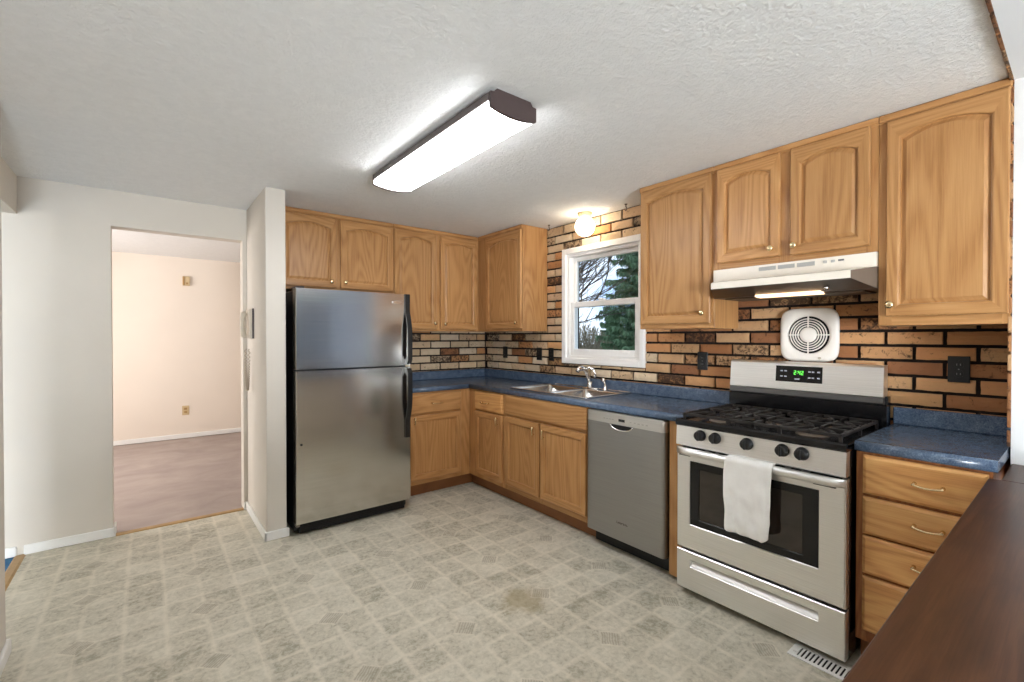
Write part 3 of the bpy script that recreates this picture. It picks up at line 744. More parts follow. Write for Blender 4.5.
# ------------------------------------------------------------------ dishwasher
DY0, DY1 = -2.054, -2.634
t = thing('dishwasher', (-.33,-2.345,0), 'grey stainless built-in dishwasher under the blue counter', 'dishwasher')
bm = B(); box(bm, -.03, -.600, DY0-.006, DY1+.003, .10, .872, .002); obj('tub_housing', bm, M['kick_black'], t)
bm = B()
poly = [(-.604,DY0)]+[(-.645+.022*(1-math.sin(PI/2*k/5)), DY0-.022*(1-math.cos(PI/2*k/5)) ) for k in range(6)]+[(-.645+.022*(1-math.cos(PI/2*k/5)), DY1+.022*(1-math.sin(PI/2*k/5))) for k in range(6)]+[(-.604,DY1)]
poly2 = []
for p in poly:
    if not poly2 or (Vector(p)-Vector(poly2[-1])).length > 1e-5: poly2.append(p)
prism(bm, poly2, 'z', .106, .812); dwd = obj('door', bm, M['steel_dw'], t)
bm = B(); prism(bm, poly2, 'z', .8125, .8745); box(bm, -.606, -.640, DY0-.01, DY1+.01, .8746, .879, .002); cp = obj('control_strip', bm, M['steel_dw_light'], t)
bm = B(); box(bm, -.6448, -.6462, -2.316, -2.363, .832, .848, .0004); obj('display', bm, M['black_enamel'], cp)
for k in range(6):
    y = -2.20-.022*k if k < 4 else -2.40-.03*(k-4)
    bm = B(); box(bm, -.6448, -.6462, y, y-.012, .837, .842, .0004); obj('button', bm, M['hood_grey'], cp)
for k in range(3):
    bm = B(); box(bm, -.6448, -.6462, -2.455-.028*k, -2.471-.028*k, .835, .841, .0004); obj('button', bm, M['hood_grey'], cp)
# pocket handle: dark scoop with a bright lower lip
bm = B(); cy = -2.338; w = .080
loop = [(cy+w*math.cos(a), .8105+.030*math.sin(a)) for a in [PI+PI*k/16 for k in range(17)]]
prism(bm, loop, 'x', -.6448, -.6458); ph = obj('pocket_handle', bm, M['dark_gap'], dwd)
bm = B(); tube(bm, [(-.6475, y, z-.001) for y, z in loop], [.002]+[.0045]*15+[.002], 8); obj('handle_lip', bm, M['chrome'], ph)
bm = B()
for k, (w_, h_) in enumerate(((.010,.014),(.009,.010),(.009,.012),(.010,.010),(.008,.012),(.009,.010),(.008,.010))):     # small unreadable dark name badge
    y = -2.304-.0122*k; z = .209
    box(bm, -.6449, -.6458, y, y-.0026, z, z+h_); box(bm, -.6449, -.6458, y-.0026, y-w_, z+(h_-.003)*(k%2), z+(h_-.003)*(k%2)+.003)
    if k % 3: box(bm, -.6449, -.6458, y-w_+.0025, y-w_, z, z+h_*.8)
obj('name_badge', bm, M['brown_metal'], dwd)
bm = B(); box(bm, -.30, -.555, DY0-.004, DY1+.004, .002, .099, .002); obj('kick_plate', bm, M['kick_black'], t)

# ------------------------------------------------------------------ range
S0, S1 = -2.7435, -3.4995; SF = -.700; SM = (S0+S1)/2
rg = thing('gas_range', (-.36,SM,0), 'freestanding stainless gas range with black cooktop and five knobs', 'range')
bm = B(); box(bm, -.055, -.655, S0-.001, S1+.001, .028, .884, .003); obj('body', bm, M['black_enamel'], rg)
for x in (-.10,-.62):
    for y in (S0-.05, S1+.05):
        bm = B(); lathe(bm, [(.018,0),(.018,.010),(.009,.012),(.009,.027)], (x,y,0), 'z', 14); obj('foot', bm, M['kick_black'], rg)
# storage drawer with a long recessed grip
bm = B(); a, b, c, e = S0-.002, S1+.002, .036, .236; sy0, sy1, sz0, sz1 = -2.823, -3.402, .158, .196
xf, xb = SF, -.657
def frame_front(bm, y0, y1, z0, z1, hy0, hy1, hz0, hz1, xf, xb, ch=.004):
    """front slab with a rectangular through-opening and softened outer edges"""
    O = [[(y0,z0),(y1,z0),(y1,z1),(y0,z1)], [(hy0,hz0),(hy1,hz0),(hy1,hz1),(hy0,hz1)]]
    def ins(l, i): (p,q),_,(r,s),_ = l; return [(p-i,q+i),(r+i,q+i),(r+i,s-i),(p-i,s-i)]
    loops = [(O[0],xb),(O[0],xf+ch),(ins(O[0],ch),xf),(ins(O[1],-.002),xf),(O[1],xf+.002),(O[1],xb)]
    R = [[bm.verts.new((x,y,z)) for y,z in l] for l,x in loops]
    for i in range(len(R)):
        for k in range(4): bm.faces.new([R[i][k],R[i][(k+1)%4],R[(i+1)%len(R)][(k+1)%4],R[(i+1)%len(R)][k]])
frame_front(bm, a, b, c, e, sy0, sy1, sz0, sz1, xf, xb); dr = obj('storage_drawer', bm, M['steel_range'], rg)
bm = B(); prism(bm, [(-.6985,sz0+.0005),(-.6985,sz0+.004),(-.676,sz1-.006),(-.66,sz1-.001),(-.66,sz0+.0005)], 'y', sy0-.001, sy1+.001); obj('grip_recess', bm, M['steel_dw_light'], dr)
# oven door
bm = B(); frame_front(bm, S0-.002, S1+.002, .247, .772, -2.819, -3.402, .378, .708, xf, xb, .006); od = obj('oven_door', bm, M['steel_range'], rg)
bm = B(); frame_front(bm, -2.8195, -3.4015, .3785, .7075, -2.868, -3.340, .412, .672, -.6965, -.660, .001); ow = obj('window_border', bm, M['black_enamel'], od)
bm = B(); box(bm, -.662, -.692, -2.8685, -3.3395, .4125, .6715); obj('pane', bm, M['pane'], ow)
bm = B()
for y, w in ((-2.772,.12),(-2.915,.03),(-2.965,.14),(-3.125,.14),(-3.29,.04),(-3.365,.115)): box(bm, -.674, -.690, y, y-w, .7715, .7728)
obj('vent_slot', bm, M['dark_gap'], od)
# door handle: broad convex bar on two end posts
prof = [(-.702,.7745),(-.716,.7755),(-.726,.773),(-.733,.766),(-.735,.755),(-.732,.746),(-.725,.740),(-.712,.742),(-.710,.764),(-.702,.766)]
bm = B(); secs = []
for y, k in ((S0-.003,.04),(S0-.020,.35),(S0-.045,.80),(S0-.075,1.0),(S1+.075,1.0),(S1+.045,.80),(S1+.020,.35),(S1+.003,.04)):
    secs.append([bm.verts.new((-.7015+(x+.7015)*k, y, z)) for x, z in prof])
for a, b in zip(secs, secs[1:]):
    for k in range(len(prof)):
        f = bm.faces.new([a[k],a[(k+1)%len(prof)],b[(k+1)%len(prof)],b[k]]); f.smooth = True
bm.faces.new(secs[0]); bm.faces.new(list(reversed(secs[-1])))
hdl = obj('handle', bm, M['steel_range'], od)
for y0, y1 in ((-2.765,-2.825),(-3.385,-3.465)):
    bm = B(); box(bm, -.7005, -.712, y0, y1, .7335, .7385); obj('handle_shadow_strip', bm, M['dark_gap'], hdl)  # dark strips for the shadow where the handle ends meet the door
# control panel with knobs
bm = B(); prism(bm, [(-.657,.784),(-.703,.784),(-.706,.790),(-.700,.884),(-.657,.884)], 'y', S0-.001, S1+.001); pn = obj('control_panel', bm, M['steel_range'], rg)
for y in (-2.880,-2.958,-3.110,-3.263,-3.340):
    bm = B(); lathe(bm, [(.028,0),(.028,.004),(.0255,.007),(.0235,.026),(.020,.029),(.002,.030)], (-.7035,y,.850), 'x', 24, sign=-1)
    box(bm, -.731, -.738, y-.005, y+.005, .827, .873, .002)
    obj('knob', bm, M['black_plastic'], pn)
# cooktop: black tray with a thick front band
bm = B(); prism(bm, [(-.60,.8855),(-.703,.8855),(-.709,.892),(-.709,.912),(-.700,.9195),(-.690,.918),(-.676,.911),(-.60,.911)], 'y', S0+.001, S1-.001)
box(bm, -.135, -.604, S0+.001, S1-.001, .8855, .9105); box(bm, -.135, -.690, S0+.001, S0-.012, .900, .9175, .002); box(bm, -.135, -.690, S1-.001, S1+.012, .900, .9175, .002)
ct = obj('cooktop', bm, M['black_enamel'], rg)
BR = [(-.26,S0-.17,.042),(-.55,S0-.17,.048),(-.26,S1+.17,.040),(-.55,S1+.17,.052),(-.40,SM,.038)]
for x, y, r in BR:
    bm = B(); lathe(bm, [(r+.016,0),(r+.014,.004),(r+.002,.007),(r,.012)], (x,y,.911), 'z', 24); bb = obj('burner', bm, M['burner_metal'], ct)
    bm = B(); lathe(bm, [(r,0),(r+.002,.004),(r-.004,.009),(.002,.010)], (x,y,.9232), 'z', 24); obj('burner_cap', bm, M['burner'], bb)
# three cast-iron grates
gy = [S0-.026, S0-.262, S1+.262, S1+.026]
for i in range(3):
    y0, y1 = gy[i]-.003, gy[i+1]+.003; x0, x1 = -.165, -.672; zt_ = .950; bm = B(); r = .0058
    def bar(p, q, rr=r): box(bm, min(p[0],q[0])-rr, max(p[0],q[0])+rr, min(p[1],q[1])-rr, max(p[1],q[1])+rr, zt_-.014, zt_, .002)
    bar((x0,y0),(x0,y1)); bar((x1,y0),(x1,y1)); bar((x0,y0),(x1,y0)); bar((x0,y1),(x1,y1))
    bar(((x0+x1)/2,y0),((x0+x1)/2,y1)); ym = (y0+y1)/2
    for cx in ((x0*.75+x1*.25),(x0*.25+x1*.75)):
        for s in (-1, 1):
            bar((cx,ym+s*.028),(cx,ym+s*abs(y0-y1)/2)); bar((cx+s*.028,ym),(cx+s*abs(x1-x0)/4,ym))
        for s in (-1, 1):
            for u in (-1, 1):
                tube(bm, [(cx+s*.034,ym+u*.034,zt_-.006),(cx+s*.062,ym+u*.062,zt_-.004),(cx+s*.100,ym+u*.092,zt_-.006)], .0055, 6)
    for p in ((x0,y0),(x0,y1),(x1,y0),(x1,y1),((x0+x1)/2,y0),((x0+x1)/2,y1)): box(bm, p[0]-.006, p[0]+.006, p[1]-.006, p[1]+.006, .9114, zt_-.010, .001)
    for k in range(5):
        xx = x0+(x1-x0)*(k+.5)/5
        for yy in (y0, y1): tube(bm, [(xx,yy,zt_-.008),(xx,yy,zt_+.006)], [.006,.004], 6)
    obj('grate', bm, M['iron'], ct)
# backguard
bm = B(); box(bm, -.0555, -.100, S0, S1, .8855, 1.06, .002); box(bm, -.098, -.132, S0+.002, S1-.002, .9115, 1.020, .003); bk = obj('backguard_riser', bm, M['black_enamel'], rg)
bm = B(); prism(bm, [(-.057,1.062),(-.118,1.054),(-.132,1.060),(-.118,1.200),(-.112,1.208),(-.100,1.211),(-.057,1.211)], 'y', S0-.004, S1+.012); bgd = obj('backguard', bm, M['steel_range'], rg)
bm = B(); prism(bm, [(-.100,1.0215),(-.128,1.0215),(-.133,1.028),(-.1325,1.0565),(-.118,1.0535),(-.100,1.056)], 'y', S0-.004, S1+.012); obj('backguard_chin', bm, M['chin'], rg)
def on_bg(u, z, d=0):       # point on the leaning face
    q = (z-1.060)/(1.200-1.060); return (-.132+.014*q-d, u, z)
def bgpatch(bm, y0, y1, z0, z1, d0, d1):
    A = [on_bg(y0,z0,d0),on_bg(y1,z0,d0),on_bg(y1,z1,d0),on_bg(y0,z1,d0)]; Bq = [on_bg(y0,z0,d1),on_bg(y1,z0,d1),on_bg(y1,z1,d1),on_bg(y0,z1,d1)]
    a_ = [bm.verts.new(p) for p in A]; b_ = [bm.verts.new(p) for p in Bq]
    bm.faces.new(a_); bm.faces.new(list(reversed(b_)))
    for k in range(4): bm.faces.new([a_[k],a_[(k+1)%4],b_[(k+1)%4],b_[k]])
bm = B(); bgpatch(bm, -3.004, -3.231, 1.103, 1.189, -.001, .0025); dp = obj('display_panel', bm, M['black_enamel'], bgd)
# seven-segment clock digits
SEG = {'0':'abcdef','1':'bc','2':'abged','4':'fgbc','8':'abcdefg'}
def digit(bm, ch, y, z, w, h):
    th = .0026; P = dict(a=(0,w,h-th,h), d=(0,w,0,th), g=(0,w,h/2-th/2,h/2+th/2), f=(0,th,h/2,h), e=(0,th,0,h/2), b=(w-th,w,h/2,h), c=(w-th,w,0,h/2))
    for s in SEG[ch]: q = P[s]; bgpatch(bm, y-q[0], y-q[1], z+q[2], z+q[3], .0024, .0032)
bm = B(); yy = -3.096
for ch in '2:42':
    if ch == ':':
        for z in (1.150,1.160): bgpatch(bm, yy, yy-.003, z, z+.003, .0024, .0032)
        yy -= .007
    else: digit(bm, ch, yy, 1.143, .010, .022); yy -= .0145
obj('clock_digits', bm, M['led'], dp)
for y, z in ((-3.028,1.158),(-3.048,1.158),(-3.028,1.128),(-3.048,1.128),(-3.165,1.158),(-3.182,1.158),(-3.208,1.158),(-3.165,1.126),(-3.182,1.126),(-3.208,1.126),(-3.10,1.116),(-3.112,1.116)):
    bm = B(); bgpatch(bm, y, y-.012, z, z+.007, .0024, .0030); obj('touch_key', bm, M['led_dim'], dp)

# towel over the oven handle
t = B(); NU, NV = 18, 36; path = []
for k in range(NV+1):
    q = k/NV
    if q < .70: path.append((-.7440, .440+(.758-.440)*(q/.70)))
    elif q < .84:
        a = (q-.70)/.14*PI*.62; path.append((-.7235-.0205*math.cos(a), .760+.0215*math.sin(a)))
    else: path.append((-.703+.012*(q-.84)/.16, .7815-.002*(q-.84)/.16))
G = {}
for j, (x, z) in enumerate(path):
    q = j/NV; fall = max(0, 1-q/.66)
    for i in range(NU+1):
        u = i/NU; y0 = -3.022-.010*fall-.004*math.sin(q*9); y1 = -3.236+.008*fall
        wav = 0 if q > .70 else (.016*math.sin(u*8.0+1.0+q*1.8)+.010*math.sin(u*15+q*5)+.016*u*(1-u)+.004*math.sin(q*22+u*6))*fall**.7
        zz = z-(.016*math.sin(u*2.4+.4)*u*fall if q < .7 else 0)+(.018*(u > .86)*fall*(u-.86)/.14)
        G[i,j] = t.verts.new((x-abs(wav)*1.0-.001*(q < .7), y0+(y1-y0)*u, zz))
for j in range(NV):
    for i in range(NU): f = t.faces.new([G[i,j],G[i+1,j],G[i+1,j+1],G[i,j+1]]); f.smooth = True
tw = obj('dish_towel', t, M['towel']); tag(tw, 'white cloth towel hanging over the oven door handle', 'towel')
md = tw.modifiers.new('thickness', 'SOLIDIFY'); md.thickness = .004; md.offset = 0
md = tw.modifiers.new('smooth', 'SUBSURF'); md.levels = 1; md.render_levels = 1

# ------------------------------------------------------------------ range hood
t = thing('range_hood', (-.2,SM,1.57), 'white slim range hood under the short oak cabinet', 'range hood')
h0, h1 = -2.7475, -3.5045; l0, l1 = -2.795, -3.440
bm = B()
up = [(-.024,h0),(-.332,h0),(-.332,h1),(-.024,h1)]
V0 = [bm.verts.new((x,y,1.7315)) for x,y in up]; V1 = [bm.verts.new((x,y,1.666)) for x,y in up]
# visor: trapezoid running forward to the lip
lip_t = [(-.330,h0),(-.450,l0),(-.450,l1),(-.330,h1)]
L0 = [bm.verts.new((x,y,1.666 if x > -.4 else 1.646)) for x,y in lip_t]
L1 = [bm.verts.new((x,y,1.570 if x > -.4 else 1.612)) for x,y in lip_t]
bk0 = [bm.verts.new((-.024,h0,1.570)), bm.verts.new((-.024,h1,1.570))]
bm.faces.new(V0)
bm.faces.new([V0[1],V0[2],V1[2],V1[1]]); bm.faces.new([V0[0],V0[1],V1[1],V1[0]]); bm.faces.new([V0[2],V0[3],V1[3],V1[2]]); bm.faces.new([V0[3],V0[0],V1[0],V1[3]])
bm.faces.new([V1[1],V1[2],L0[3],L0[0]]); bm.faces.new(L0)
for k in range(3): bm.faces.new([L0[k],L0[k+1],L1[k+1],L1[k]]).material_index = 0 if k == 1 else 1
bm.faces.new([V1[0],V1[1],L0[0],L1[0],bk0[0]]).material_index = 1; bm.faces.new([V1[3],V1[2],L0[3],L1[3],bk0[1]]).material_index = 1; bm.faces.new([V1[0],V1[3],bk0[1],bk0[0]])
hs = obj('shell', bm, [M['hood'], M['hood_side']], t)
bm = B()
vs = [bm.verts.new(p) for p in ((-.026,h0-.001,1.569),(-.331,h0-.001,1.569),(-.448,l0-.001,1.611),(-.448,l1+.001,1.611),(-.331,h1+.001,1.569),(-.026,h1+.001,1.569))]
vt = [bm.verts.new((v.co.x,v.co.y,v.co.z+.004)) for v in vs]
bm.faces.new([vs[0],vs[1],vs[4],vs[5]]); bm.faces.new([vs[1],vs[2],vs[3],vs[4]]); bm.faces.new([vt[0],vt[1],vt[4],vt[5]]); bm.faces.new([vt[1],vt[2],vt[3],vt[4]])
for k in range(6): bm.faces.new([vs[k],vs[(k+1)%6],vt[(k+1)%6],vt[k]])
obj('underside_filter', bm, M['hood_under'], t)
bm = B(); prism(bm, [(-.285,1.5685),(-.345,1.5735),(-.345,1.563),(-.285,1.559)], 'y', -2.985, -3.29); obj('light_lens', bm, M['hood_lens'], t)
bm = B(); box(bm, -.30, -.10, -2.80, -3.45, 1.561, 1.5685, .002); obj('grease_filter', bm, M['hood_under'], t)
bm = B(); lathe(bm, [(.011,0),(.011,.012),(.008,.016),(.002,.018)], (-.395,-3.33,1.588), 'z', 14, sign=-1); obj('knob', bm, M['chrome'], t)
for y0, y1 in ((-2.998,-3.083),(-3.093,-3.172),(-3.182,-3.261)):
    bm = B(); box(bm, -.3315, -.3335, y0, y1, 1.700, 1.720, .0005)
    for k in range(4): box(bm, -.333, -.3345, y0-.002, y1+.002, 1.702+.0048*k, 1.7035+.0048*k)
    obj('vent_grille', bm, M['hood_grey'], hs)
for y, w in ((-3.298,.016),(-3.330,.016)):
    bm = B(); box(bm, -.3315, -.339, y, y-w, 1.704, 1.716, .002); obj('switch', bm, M['hood_grey'], hs)
bm = B(); box(bm, -.3315, -.333, -3.358, -3.382, 1.708, 1.716, .0004); obj('badge', bm, M['chin'], hs)

# ------------------------------------------------------------------ white wall fan over the range
t = thing('exhaust_fan', (-.03,-3.136,1.36), 'square white exhaust fan cover with round grille on brick behind the range', 'fan')
fyc, fzc = -3.136, 1.360
def squircle(hw, hh, n=64, e=5.0):
    out = []
    for k in range(n):
        a = 2*PI*k/n; ca, sa = math.cos(a), math.sin(a)
        out.append((math.copysign(abs(ca)**(2/e), ca)*hw, math.copysign(abs(sa)**(2/e), sa)*hh))
    return out
bm = B(); n = 64; R0 = .103
SQ = squircle(.142, .147); CI = [(math.cos(2*PI*k/n), math.sin(2*PI*k/n)) for k in range(n)]
loops = [[(-.0235,fyc+p[0],fzc+p[1]) for p in SQ], [(-.040,fyc+p[0],fzc+p[1]) for p in SQ], [(-.047,fyc+p[0]*.95,fzc+p[1]*.95) for p in SQ],
         [(-.050,fyc+c[0]*.118,fzc+c[1]*.118) for c in CI], [(-.047,fyc+c[0]*.112,fzc+c[1]*.112) for c in CI], [(-.047,fyc+c[0]*R0,fzc+c[1]*R0) for c in CI], [(-.0235,fyc+c[0]*R0,fzc+c[1]*R0) for c in CI]]
loft(bm, loops, cap=False); obj('cover', bm, M['fan_white'], t)
bm = B(); lathe(bm, [(R0-.001,0),(R0-.001,.004)], (-.0235,fyc,fzc), 'x', 48, sign=-1); obj('dark_opening', bm, M['dark_gap'], t)
bm = B()
for r in (.051,.0635,.076,.0885): lathe(bm, [(r-.0027,.017),(r+.0027,.017),(r+.0027,.022),(r-.0027,.022),(r-.0027,.017)], (-.0235,fyc,fzc), 'x', 48, sign=-1, cap=False)
lathe(bm, [(.042,.012),(.042,.022),(.036,.027),(.020,.0285),(.001,.029)], (-.0235,fyc,fzc), 'x', 40, sign=-1)
for s in (-1,1):
    box(bm, -.041, -.048, fyc+s*.040, fyc+s*(R0+.001), fzc-.003, fzc+.003); box(bm, -.041, -.048, fyc-.003, fyc+.003, fzc+s*.040, fzc+s*(R0+.001))
obj('grille', bm, M['fan_white'], t)
bm = B(); lathe(bm, [(.007,0),(.007,.010),(.004,.013)], (-.047,fyc-.058,fzc-.126), 'x', 14, sign=-1); obj('pull_knob', bm, M['almond'], t)

# ------------------------------------------------------------------ wall plates
def plate(wall, u, z, label, kind, w=.072, h=.116, mat='black_plastic', d=.0235, group='dark wall plates on the brick'):
    t = thing('outlet_plate' if kind == 'outlet' else 'switch_plate', P_(wall, u, d, z), label, 'outlet' if kind == 'outlet' else 'switch', group)
    bm = B(); wbox(bm, wall, u-w/2, u+w/2, d, d+.006, z-h/2, z+h/2, .002); obj('cover_plate', bm, M[mat], t)
    if kind == 'outlet':
        for s in (-1,1):
            bm = B(); zz = z+s*.021
            lathe(bm, [(.0165,0),(.0165,.002),(.015,.003)], P_(wall,u,d+.006,zz), 'y' if wall == 'back' else 'x', 18, sign=-1); so = obj('socket', bm, M[mat], t)
            bm = B()
            for k in (-1,1): wbox(bm, wall, u+k*.006-.0012, u+k*.006+.0012, d+.009, d+.0096, zz-.004, zz+.005)
            obj('slot', bm, M['chin'] if mat == 'black_plastic' else M['brown_metal'], so)
    else:
        bm = B(); wbox(bm, wall, u-.005, u+.005, d+.006, d+.016, z-.004, z+.010, .002); obj('toggle', bm, M[mat], t)
    bm = B()
    for zz in ((z,) if kind == 'outlet' else (z-.03, z+.03)): lathe(bm, [(.003,0),(.003,.001)], P_(wall,u,d+.006,zz), 'y' if wall == 'back' else 'x', 10, sign=-1)
    obj('screw', bm, M['chin'], t)
    return t
plate('right', -3.735, 1.203, 'black outlet plate on brick above the short counter', 'outlet', .074, .118)
plate('right', -2.513, 1.190, 'black outlet plate on brick between window and range', 'outlet', .070, .118)
plate('right', -.382, 1.192, 'black outlet plate near the corner, below the corner cabinet', 'outlet')
plate('right', -.902, 1.190, 'black switch plate, inner of the pair before the window', 'switch')
plate('right', -1.062, 1.190, 'black switch plate closest to the window frame', 'switch', .066)
t = thing('wall_hook', (-.024,-1.131,1.668), 'tiny dark hook on the brick beside the window', 'hook')
bm = B(); tube(bm, [(-.0215,-1.131,1.672),(-.040,-1.131,1.671),(-.046,-1.131,1.664),(-.044,-1.131,1.655),(-.036,-1.131,1.654)], .0032, 8); obj('hook', bm, M['black_plastic'], t)
bm = B(); lathe(bm, [(.010,0),(.010,.003),(.005,.005)], (-.0205,-1.131,1.672), 'x', 14, sign=-1); obj('rosette', bm, M['black_plastic'], t)

# ------------------------------------------------------------------ lamps
t = thing('ceiling_light', (-1.73,-2.055,H), 'long white fluorescent ceiling fixture with dark brown ends', 'ceiling light')
lx0, lx1, ly0, ly1 = -1.828, -1.598, -2.628, -1.430
arc = [(lx0,2.285)]+[(lx0+(lx1-lx0)*k/12, 2.262-.014*math.sin(PI*k/12)**.8) for k in range(13)]+[(lx1,2.285)]
bm = B(); prism(bm, arc, 'y', ly0+.010, ly1-.010, smooth=False); obj('lens', bm, M['tube_lens'], t)
hp = [(lx0+.03,H-.001),(lx0+.012,2.318),(lx0-.006,2.316),(lx0-.006,2.2855),(lx1+.006,2.2855),(lx1+.006,2.316),(lx1-.012,2.318),(lx1-.03,H-.001)]
bm = B(); prism(bm, hp, 'y', ly0+.010, ly1-.010); obj('housing', bm, M['brown_metal'], t)
ep = [(lx0+.028,H-.001),(lx0+.016,2.320),(lx0-.004,2.318),(lx0-.004,2.260)]+[(lx0+(lx1-lx0)*k/12, 2.258-.015*math.sin(PI*k/12)**.8) for k in range(1,12)]+[(lx1+.004,2.260),(lx1+.004,2.318),(lx1-.016,2.320),(lx1-.028,H-.001)]
for y0, y1 in ((ly0-.004,ly0+.0098),(ly1-.0098,ly1+.004)):
    bm = B(); prism(bm, ep, 'y', y0, y1); obj('end_cap', bm, M['brown_metal'], t)
t = thing('ceiling_light', (-.153,-1.587,H), 'small round white globe ceiling lamp in front of the window', 'ceiling light')
bm = B(); lathe(bm, [(.060,.001),(.058,.012),(.050,.022),(.044,.034),(.040,.036)], (-.153,-1.587,H), 'z', 28, sign=-1); obj('lamp_base', bm, M['ivory'], t)
bm = B(); pr = [(.0785*math.sin(PI*k/18), -.0785*math.cos(PI*k/18)) for k in range(1,17)]; lathe(bm, pr, (-.153,-1.587,2.229), 'z', 32); obj('globe_shade', bm, M['globe'], t)
for (x, y, lab) in ((-.107,-1.119,'small dark ceiling hook next to the corner cabinet'), (-.100,-1.947,'small dark ceiling hook next to the tall oak cabinet')):
    t = thing('ceiling_hook', (x,y,H), lab, 'hook', 'plant hooks in the ceiling')
    bm = B(); tube(bm, [(x,y,H-.001),(x,y,H-.022),(x-.003,y-.008,H-.030),(x-.003,y-.010,H-.042),(x,y,H-.050),(x+.003,y+.010,H-.046),(x+.003,y+.012,H-.038)], .0032, 8); obj('hook', bm, M['brown_metal'], t)
    bm = B(); lathe(bm, [(.011,.0005),(.011,.003),(.005,.006)], (x,y,H), 'z', 14, sign=-1); obj('rosette', bm, M['brown_metal'], t)

# ------------------------------------------------------------------ telephone on the partition
t = thing('wall_telephone', (-2.287,-.22,1.44), 'almond wall telephone with coiled cord on the partition side', 'telephone')
bm = B(); px_ = -2.2825
prism(bm, [(px_,1.335),(px_-.022,1.338),(px_-.028,1.36),(px_-.026,1.46),(px_-.032,1.52),(px_-.028,1.552),(px_,1.556)], 'y', -.165, -.302); obj('base', bm, M['almond'], t)
bm = B(); box(bm, px_-.0005, px_-.012, -.303, -.309, 1.338, 1.556, .001); obj('dark_side_bracket', bm, M['brown_metal'], t)
bm = B(); pts = [(px_-.036,-.205,1.352),(px_-.050,-.205,1.356),(px_-.060,-.205,1.40),(px_-.062,-.205,1.44),(px_-.060,-.205,1.48),(px_-.050,-.205,1.520),(px_-.036,-.205,1.525)]
tube(bm, pts, [.014,.020,.016,.015,.016,.020,.014], 12); hd = obj('handset', bm, M['almond'], t)
bm = B(); n = 230; base_pts = []
def cordc(q):
    """centre line of the cord: hangs from the handset, loops low and climbs to the base"""
    y = -.195-.085*q; z = 1.350-.395*math.sin(PI*min(1,max(0,q)))**.62; return Vector((px_-.040+.012*q, y, z))
pts = []
for k in range(n+1):
    q = .03+.94*k/n; c = cordc(q); a = k*1.25; pts.append((c.x+.007*math.cos(a), c.y+.007*math.sin(a), c.z))
tube(bm, pts, .0032, 5); obj('coiled_cord', bm, M['cord'], t)

# ------------------------------------------------------------------ living room wall boxes
t = thing('door_chime', (-2.483,3.39,2.09), 'small tan box high on the cream wall beyond the doorway', 'door chime')
bm = B(); box(bm, -2.522, -2.442, 3.3995, 3.368, 2.028, 2.152, .004); obj('case', bm, M['ivory'], t)
bm = B(); box(bm, -2.522, -2.500, 3.3675, 3.360, 2.034, 2.146, .002); obj('side_strip', bm, M['threshold'], t)
bm = B(); box(bm, -2.484, -2.464, 3.3675, 3.364, 2.046, 2.070, .001); obj('dial', bm, M['threshold'], t)
t = thing('outlet_plate', (-2.497,3.39,.37), 'tan outlet plate low on the cream wall beyond the doorway', 'outlet')
bm = B(); box(bm, -2.535, -2.459, 3.3995, 3.393, .306, .430, .002); obj('cover_plate', bm, M['ivory'], t)
for z in (.347,.391):
    bm = B(); box(bm, -2.514, -2.480, 3.3928, 3.390, z-.014, z+.014, .002); obj('socket', bm, M['threshold'], t)

# ------------------------------------------------------------------ floor register
t = thing('floor_register', (-.712,-3.48,0), 'white metal floor register in front of the range', 'floor vent')
rx0, rx1, ry0, ry1 = -.768, -.664, -3.308, -3.626
bm = B(); e = .018
for a in ((rx0,rx0+e,ry1,ry0),(rx1-e,rx1,ry1,ry0),(rx0+e,rx1-e,ry0-.03,ry0),(rx0+e,rx1-e,ry1,ry1+.03)): box(bm, *a, .0008, .006, .0012)
obj('frame', bm, M['white_paint'], t)
bm = B(); box(bm, rx0+e, rx1-e, ry1+.03, ry0-.03, .0008, .0015); obj('dark_opening', bm, M['dark_gap'], t)
bm = B(); y = ry0-.036
while y > ry1+.036: box(bm, rx0+e, rx1-e, y-.0085, y, .0018, .0052, .0008); y -= .0155
obj('louvers', bm, M['white_paint'], t)
bm = B(); box(bm, rx0+.030, rx0+.036, ry0-.012, ry0-.026, .0062, .012, .001); obj('damper_lever', bm, M['white_paint'], t)

# ------------------------------------------------------------------ bar top in the pass-through
t = thing('bar_top', (-1.8,-4.15,.83), 'dark brown wooden bar top in the near corner', 'bar top')
bm = B(); box(bm, -3.355, -.645, -4.42, -3.890, .8285, .868, .006, seg=3); box(bm, -.646, -.322, -4.42, -3.919, .8285, .868, .004)
obj('slab', bm, M['bar'], t)
bm = B(); box(bm, -3.355, -.66, -3.932, -3.9545, .790, .8283, .004); obj('support_cleat', bm, M['bar'], t)

